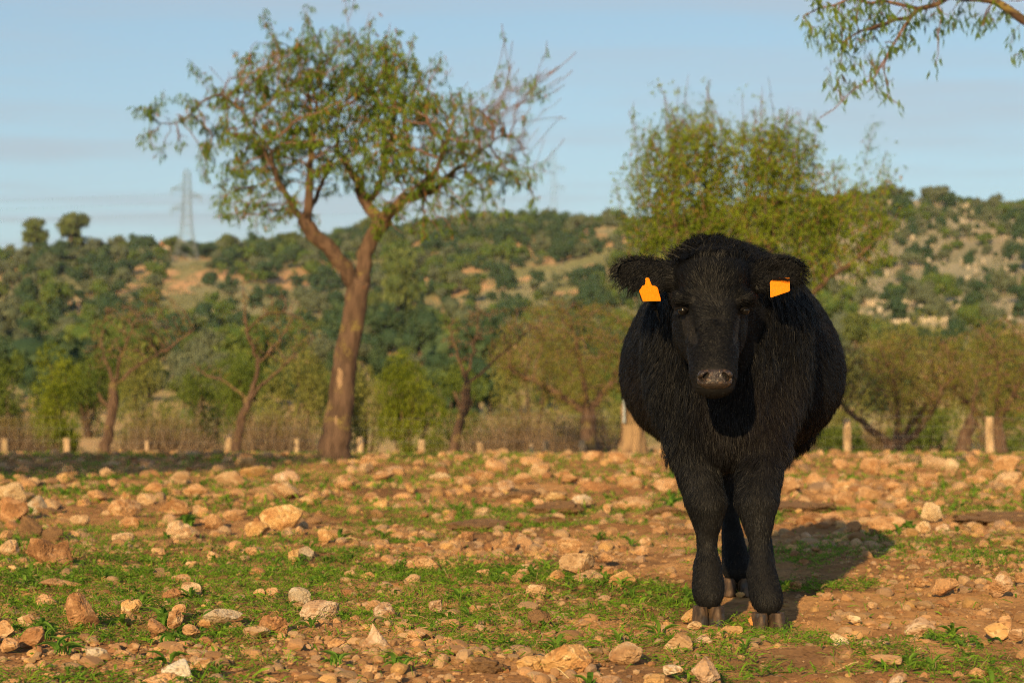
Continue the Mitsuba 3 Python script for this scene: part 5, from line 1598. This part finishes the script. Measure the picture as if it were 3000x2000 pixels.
cand = []
tries = 0
grid = {}
while tries < 160000:
    tries += 1
    y = math.sqrt(rng.uniform(95 ** 2, 680 ** 2))
    x = rng.uniform(-0.30, 0.30) * y
    right = x > 20 + (500 - y) * 0.08 and y > 190
    n = float(nfbm(np.array([x * 0.022, y * 0.012, 0.0]), 3, 61))
    n2 = float(nnoise(np.array([x * 0.07, y * 0.04, 0.0]), 62))
    ridge = smooth01(400, 440, y) if x > 40 else smooth01(500, 590, y)
    dens = (0.58 + 0.42 * ridge) if right else np.clip((n - 0.30) * 4.4, 0.16, 1.0) * (0.6 + 0.6 * n2) + 0.5 * ridge
    if y < 200:
        dens = 0.10 + 0.35 * n2
    if abs(x - (-0.159 * y)) < 4.8 and 330 < y < 530:
        continue
    if rng.uniform() > dens:
        continue
    if right:
        kind = str(rng.choice(["oak", "olive", "shrub"], p=[.3, .5, .2]))
        w = rng.lognormal(math.log(1.9 if ridge < .5 else 2.7), 0.42)
    else:
        kind = str(rng.choice(["oak", "olive", "shrub", "pine"], p=[.50, .24, .20, .06]))
        w = rng.lognormal(math.log(3.6 if y > 300 else 2.6), 0.34)
    w = min(w, 5.6)
    cell = (int(x // 8), int(y // 8))
    if any((x - a) ** 2 + (y - b) ** 2 < (0.30 * (w + c)) ** 2 for dx in (-1, 0, 1) for dy in (-1, 0, 1) for a, b, c in grid.get((cell[0] + dx, cell[1] + dy), ())):
        continue
    grid.setdefault(cell, []).append((x, y, w))
    cand.append((x, y, w, w * rng.uniform(0.7, 1.05), kind, right, ridge))
    if len(cand) > 5000:
        break
cand.sort(key=lambda c: -(c[2] / c[1]) * (0.3 if c[1] < 190 else 1) * (0.2 if abs(c[0] / c[1]) > 0.26 else 1))
print("hill trees", len(cand))
WORD = {"oak": "dark green", "olive": "grey-green", "shrub": "yellow-green", "pine": "pale green"}
rest = {}
for i, (x, y, w, h, kind, right, ridge) in enumerate(cand):
    if i < 280:
        where = ("on the right skyline" if ridge > .5 else "on the bare right hillside") if right else ("on the wooded skyline" if ridge > .6 else "high on the slope" if y > 420 else "on the middle slope" if y > 280 else "low on the slope")
        size = "big" if w > 4.6 else "medium" if w > 3.4 else "small"
        shape = "squat" if h < 0.82 * w else "round" if h < 0.95 * w else "tall"
        put_tree("hill_tree", kind, x, y, w, h, f"{size} {shape} {WORD[kind]} tree {where}, {ZONE(x, y)}", "trees dotted over the hillside")
    else:
        rest.setdefault((kind, i % 5 if y > 230 else 5 + i % 3), []).append((x, y, w, h))
count = 0
for (kind, j), L in rest.items():
    m = HT_LO[kind][j] if j < 5 else HT_HI[kind][j - 5]
    scene[f"grove_{kind}_{j}"] = {"type": "shapegroup", "tree": mikit.ply(m[:2], "far_leaf_material", False, color=m[2])}
    for x, y, w, h in L:
        count += 1
        scene[f"woods__{count:03d}"] = {"type": "instance", "group": {"type": "ref", "id": f"grove_{kind}_{j}"},
                                        "to_world": T().translate([x, y, float(land(x, y)) - 0.05]).rotate([0, 0, 1], rng.uniform(0, 360)).scale([w, w, h])}
labels["woods"] = {"label": "far-off scrub woodland covering the hills between the larger trees", "category": "woods", "kind": "stuff"}
# low scrub and pale rocks on the slopes
n = 15000
y = np.sqrt(rng.uniform(75 ** 2, 620 ** 2, n))
x = rng.uniform(-0.30, 0.30, n) * y
s = rng.uniform(0.3, 1.1, n)
base = np.stack([x, y, land(x, y) + s * .15], -1)
pos = np.repeat(base, 8, 0) + rng.normal(0, 0.4, (n * 8, 3)) * np.repeat(s, 8)[:, None] * [1, 1, .5]
g = np.repeat(rng.uniform(0, 1, (n, 1)), 8, 0)
v, f, _ = cards(rng, pos, 0.42, OLIVE, (0.5, 0.9))
c = np.array([0.08, 0.10, 0.045]) * (1 - g) + np.array([0.23, 0.21, 0.115]) * g
scene["undergrowth"] = mikit.ply((v, f), "far_leaf_material", False, color=np.repeat(c, 4, 0))
labels["undergrowth"] = {"label": "low olive and straw-coloured scrub dotted over the hillsides", "category": "undergrowth", "kind": "stuff"}
n = 300
y = rng.uniform(230, 470, n)
x = rng.uniform(0.10, 0.30, n) * y
v0, f0 = rock(4, 1, 4, 0.0)
sc = np.stack([rng.uniform(.4, 0.9, n), rng.uniform(.4, .9, n), rng.uniform(.6, 1.8, n)], -1)
v, f = copies(v0, f0, rand_rot_z(rng, n) * sc[:, None, :], np.stack([x, y, land(x, y) + sc[:, 2] * .3], -1))
scene["rock_material"] = proc2(lambda p, n, uv: mikit.mix((0.30, 0.25, 0.18), (0.44, 0.37, 0.28), mikit.noise(p.x, p.y, p.z)), 0.9, 0.2)
scene["rocks"] = mikit.ply((v, f), "rock_material", False)
labels["rocks"] = {"label": "pale grey rocks and dead stumps sticking up on the right hill", "category": "rocks", "kind": "stuff"}

scene["wall_material"] = proc2(lambda p, n, uv: mikit.mix((0.30, 0.24, 0.17), (0.52, 0.43, 0.32), mikit.cell_rand(p.x * 2.5 + mikit.cell_rand(p.z * 4, 1) * 3, p.z * 4, 2)), 0.9, 0.2)
for X, Y, d, wpx, hpx, lab in ((90, 938, 330, 130, 22, "pale dry-stone terrace wall low on the left slope"), (800, 1085, 170, 110, 26, "pale dry-stone wall at the foot of the slope, left of the tall trunk"),
                               (1435, 1100, 165, 110, 26, "pale dry-stone wall at the foot of the slope, right of the pollarded tree"), (640, 890, 370, 120, 18, "dry-stone terrace wall in the middle of the left slope"),
                               (215, 850, 400, 110, 16, "dry-stone terrace wall below the orange soil patch"), (2700, 905, 250, 260, 16, "long dry-stone terrace wall across the right hill"), (2600, 850, 285, 200, 14, "upper dry-stone terrace wall on the right hill")):
    x, _ = at(X, Y, d)
    w, h = wpx / 6000 * d, hpx / 6000 * d
    n = max(8, int(w / 0.7))
    xs_ = np.linspace(x - w / 2, x + w / 2, n)
    yy = d + np.sin(xs_ * 0.21) * 1.5
    zz = land(xs_, yy)
    top = zz + h * (0.8 + 0.35 * (nnoise(np.stack([xs_ * .8, yy, 0 * yy], -1), 5)))
    ring = np.stack([np.stack([xs_, yy, zz - .6], -1), np.stack([xs_, yy + .1, top], -1), np.stack([xs_, yy + .8, top], -1), np.stack([xs_, yy + .9, zz - .6], -1)], 1)
    f = [(i * 4 + a, (i + 1) * 4 + a, (i + 1) * 4 + a + 1, i * 4 + a + 1) for i in range(n - 1) for a in range(3)]
    f += [(0, 1, 2, 3), ((n - 1) * 4, (n - 1) * 4 + 3, (n - 1) * 4 + 2, (n - 1) * 4 + 1)]
    scene[thing("terrace_wall", lab, "stone wall")] = mikit.ply((ring.reshape(-1, 3), np.array(f)), "wall_material", False)

# lattice pylons and their wires
scene["steel_material"] = {"type": "twosided", "bsdf": {"type": "principled", "base_color": {"type": "rgb", "value": [0.19, 0.215, 0.23]}, "roughness": 0.6, "metallic": 0.0}}


def pylon(x, y, top, lab, arms, bar):
    k = thing("pylon", lab, "pylon")
    z0 = float(land(x, y)) - 0.5
    H = top - z0
    wd = lambda t: np.interp(t, [0, .35, .62, .96, 1], [3.1, 1.35, 0.9, 0.75, 0.1])  # noqa: E731
    legs, braces = [], []
    lv = [0, .14, .26, .36, .45, .53, .6, .67, .74, .81, .88, .96]
    for sx, sy in ((-1, -1), (1, -1), (1, 1), (-1, 1)):
        legs.append(tube([(x + sx * wd(t), y + sy * wd(t), z0 + H * t) for t in (0, .35, .62, .96, 1)], bar, 4))
    for a, b in zip(lv[:-1], lv[1:]):
        for (ax, ay), (bx, by) in (((-1, -1), (1, -1)), ((1, -1), (1, 1)), ((1, 1), (-1, 1)), ((-1, 1), (-1, -1))):
            braces.append(tube([(x + ax * wd(a), y + ay * wd(a), z0 + H * a), (x + bx * wd(b), y + by * wd(b), z0 + H * b)], bar * .6, 3))
            braces.append(tube([(x + bx * wd(a), y + by * wd(a), z0 + H * a), (x + ax * wd(b), y + ay * wd(b), z0 + H * b)], bar * .6, 3))
    part(k, "leg", mikit.ply(join(legs[:1]), "steel_material", True))
    for l in legs[1:]:
        part(k, "leg", mikit.ply(l, "steel_material", True))
    part(k, "lattice", mikit.ply(join(braces), "steel_material", False), kind="stuff")
    ends = []
    for side, t, L in arms:
        e = (x + side * L, y, z0 + H * t)
        ends.append(e)
        am = [tube([(x + side * .7, y + q, z0 + H * t + r), e], bar * 1.6, 4) for q, r in ((-.7, 0), (.7, 0), (0, 1.5))]
        am.append(tube([e, (e[0], e[1], e[2] - 1.4)], 0.12, 6))
        part(k, "crossarm", mikit.ply(join(am), "steel_material", False))
    return ends


x1, zt1 = at(545, 492, 520)
e1 = pylon(x1, 520, zt1, "grey lattice pylon standing on the left slope", ((-1, .78, 4.0), (1, .70, 3.6), (-1, .57, 4.0)), 0.085)
x2, zt2 = at(1622, 430, 800)
e2 = pylon(x2, 800, zt2, "faint distant lattice pylon behind the middle ridge", ((1, .80, 4.5), (-1, .88, 4.0), (1, .62, 4.0)), 0.055)
for (a, b) in zip(e1, e2):
    for far in (b, (a[0] - 330, a[1] - 60, a[2] - 6)):
        k = thing("power_line", "thin power line sagging " + ("between the two pylons" if far is b else "off to the left of the pylon"), "power line", "power lines between the pylons" if far is b else "power lines left of the pylon")
        t = np.linspace(0, 1, 30)[:, None]
        p = np.array(a) * (1 - t) + np.array(far) * t
        p[:, 2] -= 1.4 + 14 * (t * (1 - t))[:, 0]
        scene[k] = mikit.ply(tube(p, 0.035, 4), "steel_material", True)

k = thing("farmhouse", "small farmhouse with an orange tiled roof on the left skyline", "house")
x, zt = at(512, 722, 585)
z0 = float(land(x, 585)) - 0.5
zw = max(zt - 1.4, z0 + 3)
b = trimesh.creation.box((8, 6, zw - z0 + 0.0))
b.apply_translation((x, 585, (zw + z0) / 2))
scene["plaster_material"] = proc2(lambda p, n, uv: mikit.mix((0.55, 0.36, 0.24), (0.62, 0.44, 0.30), mikit.noise(p.x, p.y, p.z)), 0.9, 0.2)
scene["roof_material"] = proc2(lambda p, n, uv: mikit.mix((0.45, 0.18, 0.08), (0.58, 0.27, 0.13), mikit.noise(p.x * 3, p.y, p.z)), 0.9, 0.2)
part(k, "wall", mikit.ply(b, "plaster_material"))
r_ = np.array([(-4.5, -3.5, 0), (4.5, -3.5, 0), (4.5, 3.5, 0), (-4.5, 3.5, 0), (-4.5, 0, 1.5), (4.5, 0, 1.5)]) + [x, 585, zw - .05]
part(k, "roof", mikit.ply((r_, np.array([(0, 1, 5), (0, 5, 4), (2, 3, 4), (2, 4, 5), (0, 4, 3), (1, 2, 5), (0, 3, 2), (0, 2, 1)])), "roof_material"))
scene["dark_material"] = {"type": "twosided", "bsdf": {"type": "principled", "base_color": {"type": "rgb", "value": [0.05, 0.05, 0.06]}, "roughness": 0.3}}
for dx in (-2.2, 1.8):
    w = trimesh.creation.box((1.1, 0.1, 1.3))
    w.apply_translation((x + dx, 585 - 3.03, zw - 1.2))
    part(k, "window", mikit.ply(w, "dark_material"))

# ---------------------------------------------------------------- fences
scene["post_material"] = proc2(bark((0.27, 0.18, 0.10), (0.50, 0.35, 0.21), (0.38, 0.28, 0.16), 0.8), 0.85, 0.2)
scene["wire_material"] = {"type": "twosided", "bsdf": {"type": "principled", "base_color": {"type": "rgb", "value": [0.30, 0.29, 0.27]}, "roughness": 0.5, "metallic": 0.4}}


def fence(lab, posts, d0, wires, mesh_gap):
    k = thing("wire_fence", lab, "fence")
    tops = []
    for X, Yt, wpx in posts:
        d = d0 + 0.35 * math.sin(X)
        x, zt = at(X, Yt, d)
        z0 = float(land(x, d)) - 0.2
        lean = 0.02 * math.sin(X * 3.1)
        v, f = tube([(x, d, z0), (x + lean * .5, d, (z0 + zt) / 2), (x + lean, d, zt - 0.012), (x + lean, d, zt)], [wpx / 15500 * d, wpx / 15500 * d * .98, wpx / 15500 * d * .95, wpx / 15500 * d * .75], 10)
        part(k, "post", mikit.ply((v, f), "post_material", 40))
        tops.append((x + lean, d, zt))
    tops = np.array(tops)
    w = []
    for dz in wires:
        p = np.stack([np.linspace(tops[0, 0] - 3, tops[-1, 0] + 3, 60)] * 3, -1)
        p[:, 1] = d0 - 0.08
        p[:, 2] = np.interp(p[:, 0], tops[:, 0], tops[:, 2]).mean() + dz + 0.02 * np.sin(p[:, 0] * 1.3)
        w.append(tube(p, 0.0018, 4))
    part(k, "wire", mikit.ply(join(w), "wire_material", False), kind="stuff")
    if mesh_gap:
        g = []
        zt = tops[:, 2].mean()
        for x in np.arange(tops[0, 0] - 3, tops[-1, 0] + 3, mesh_gap):
            g.append(tube([(x, d0 - .08, zt - .75), (x, d0 - .08, zt + wires[0])], 0.0006, 3, False))
        part(k, "netting", mikit.ply(join(g), "wire_material", False), kind="stuff")


fence("wire netting fence on short grey posts along the far field edge, left and centre", [(-250, 1275, 28), (18, 1283, 26), (200, 1282, 28), (430, 1290, 16), (672, 1272, 30), (873, 1284, 20), (1056, 1280, 28), (1238, 1287, 28), (1410, 1295, 27), (1560, 1300, 18), (1598, 1291, 26), (1708, 1289, 24)], 36.0, (0.36, 0.16, -.05, -.25), 0.15)
fence("wire netting fence on two tall round stakes at the right", [(2200, 1228, 30), (2482, 1226, 32), (2900, 1220, 34), (3250, 1218, 34)], 31.0, (0.0, -.15, -.3, -.45), 0.15)
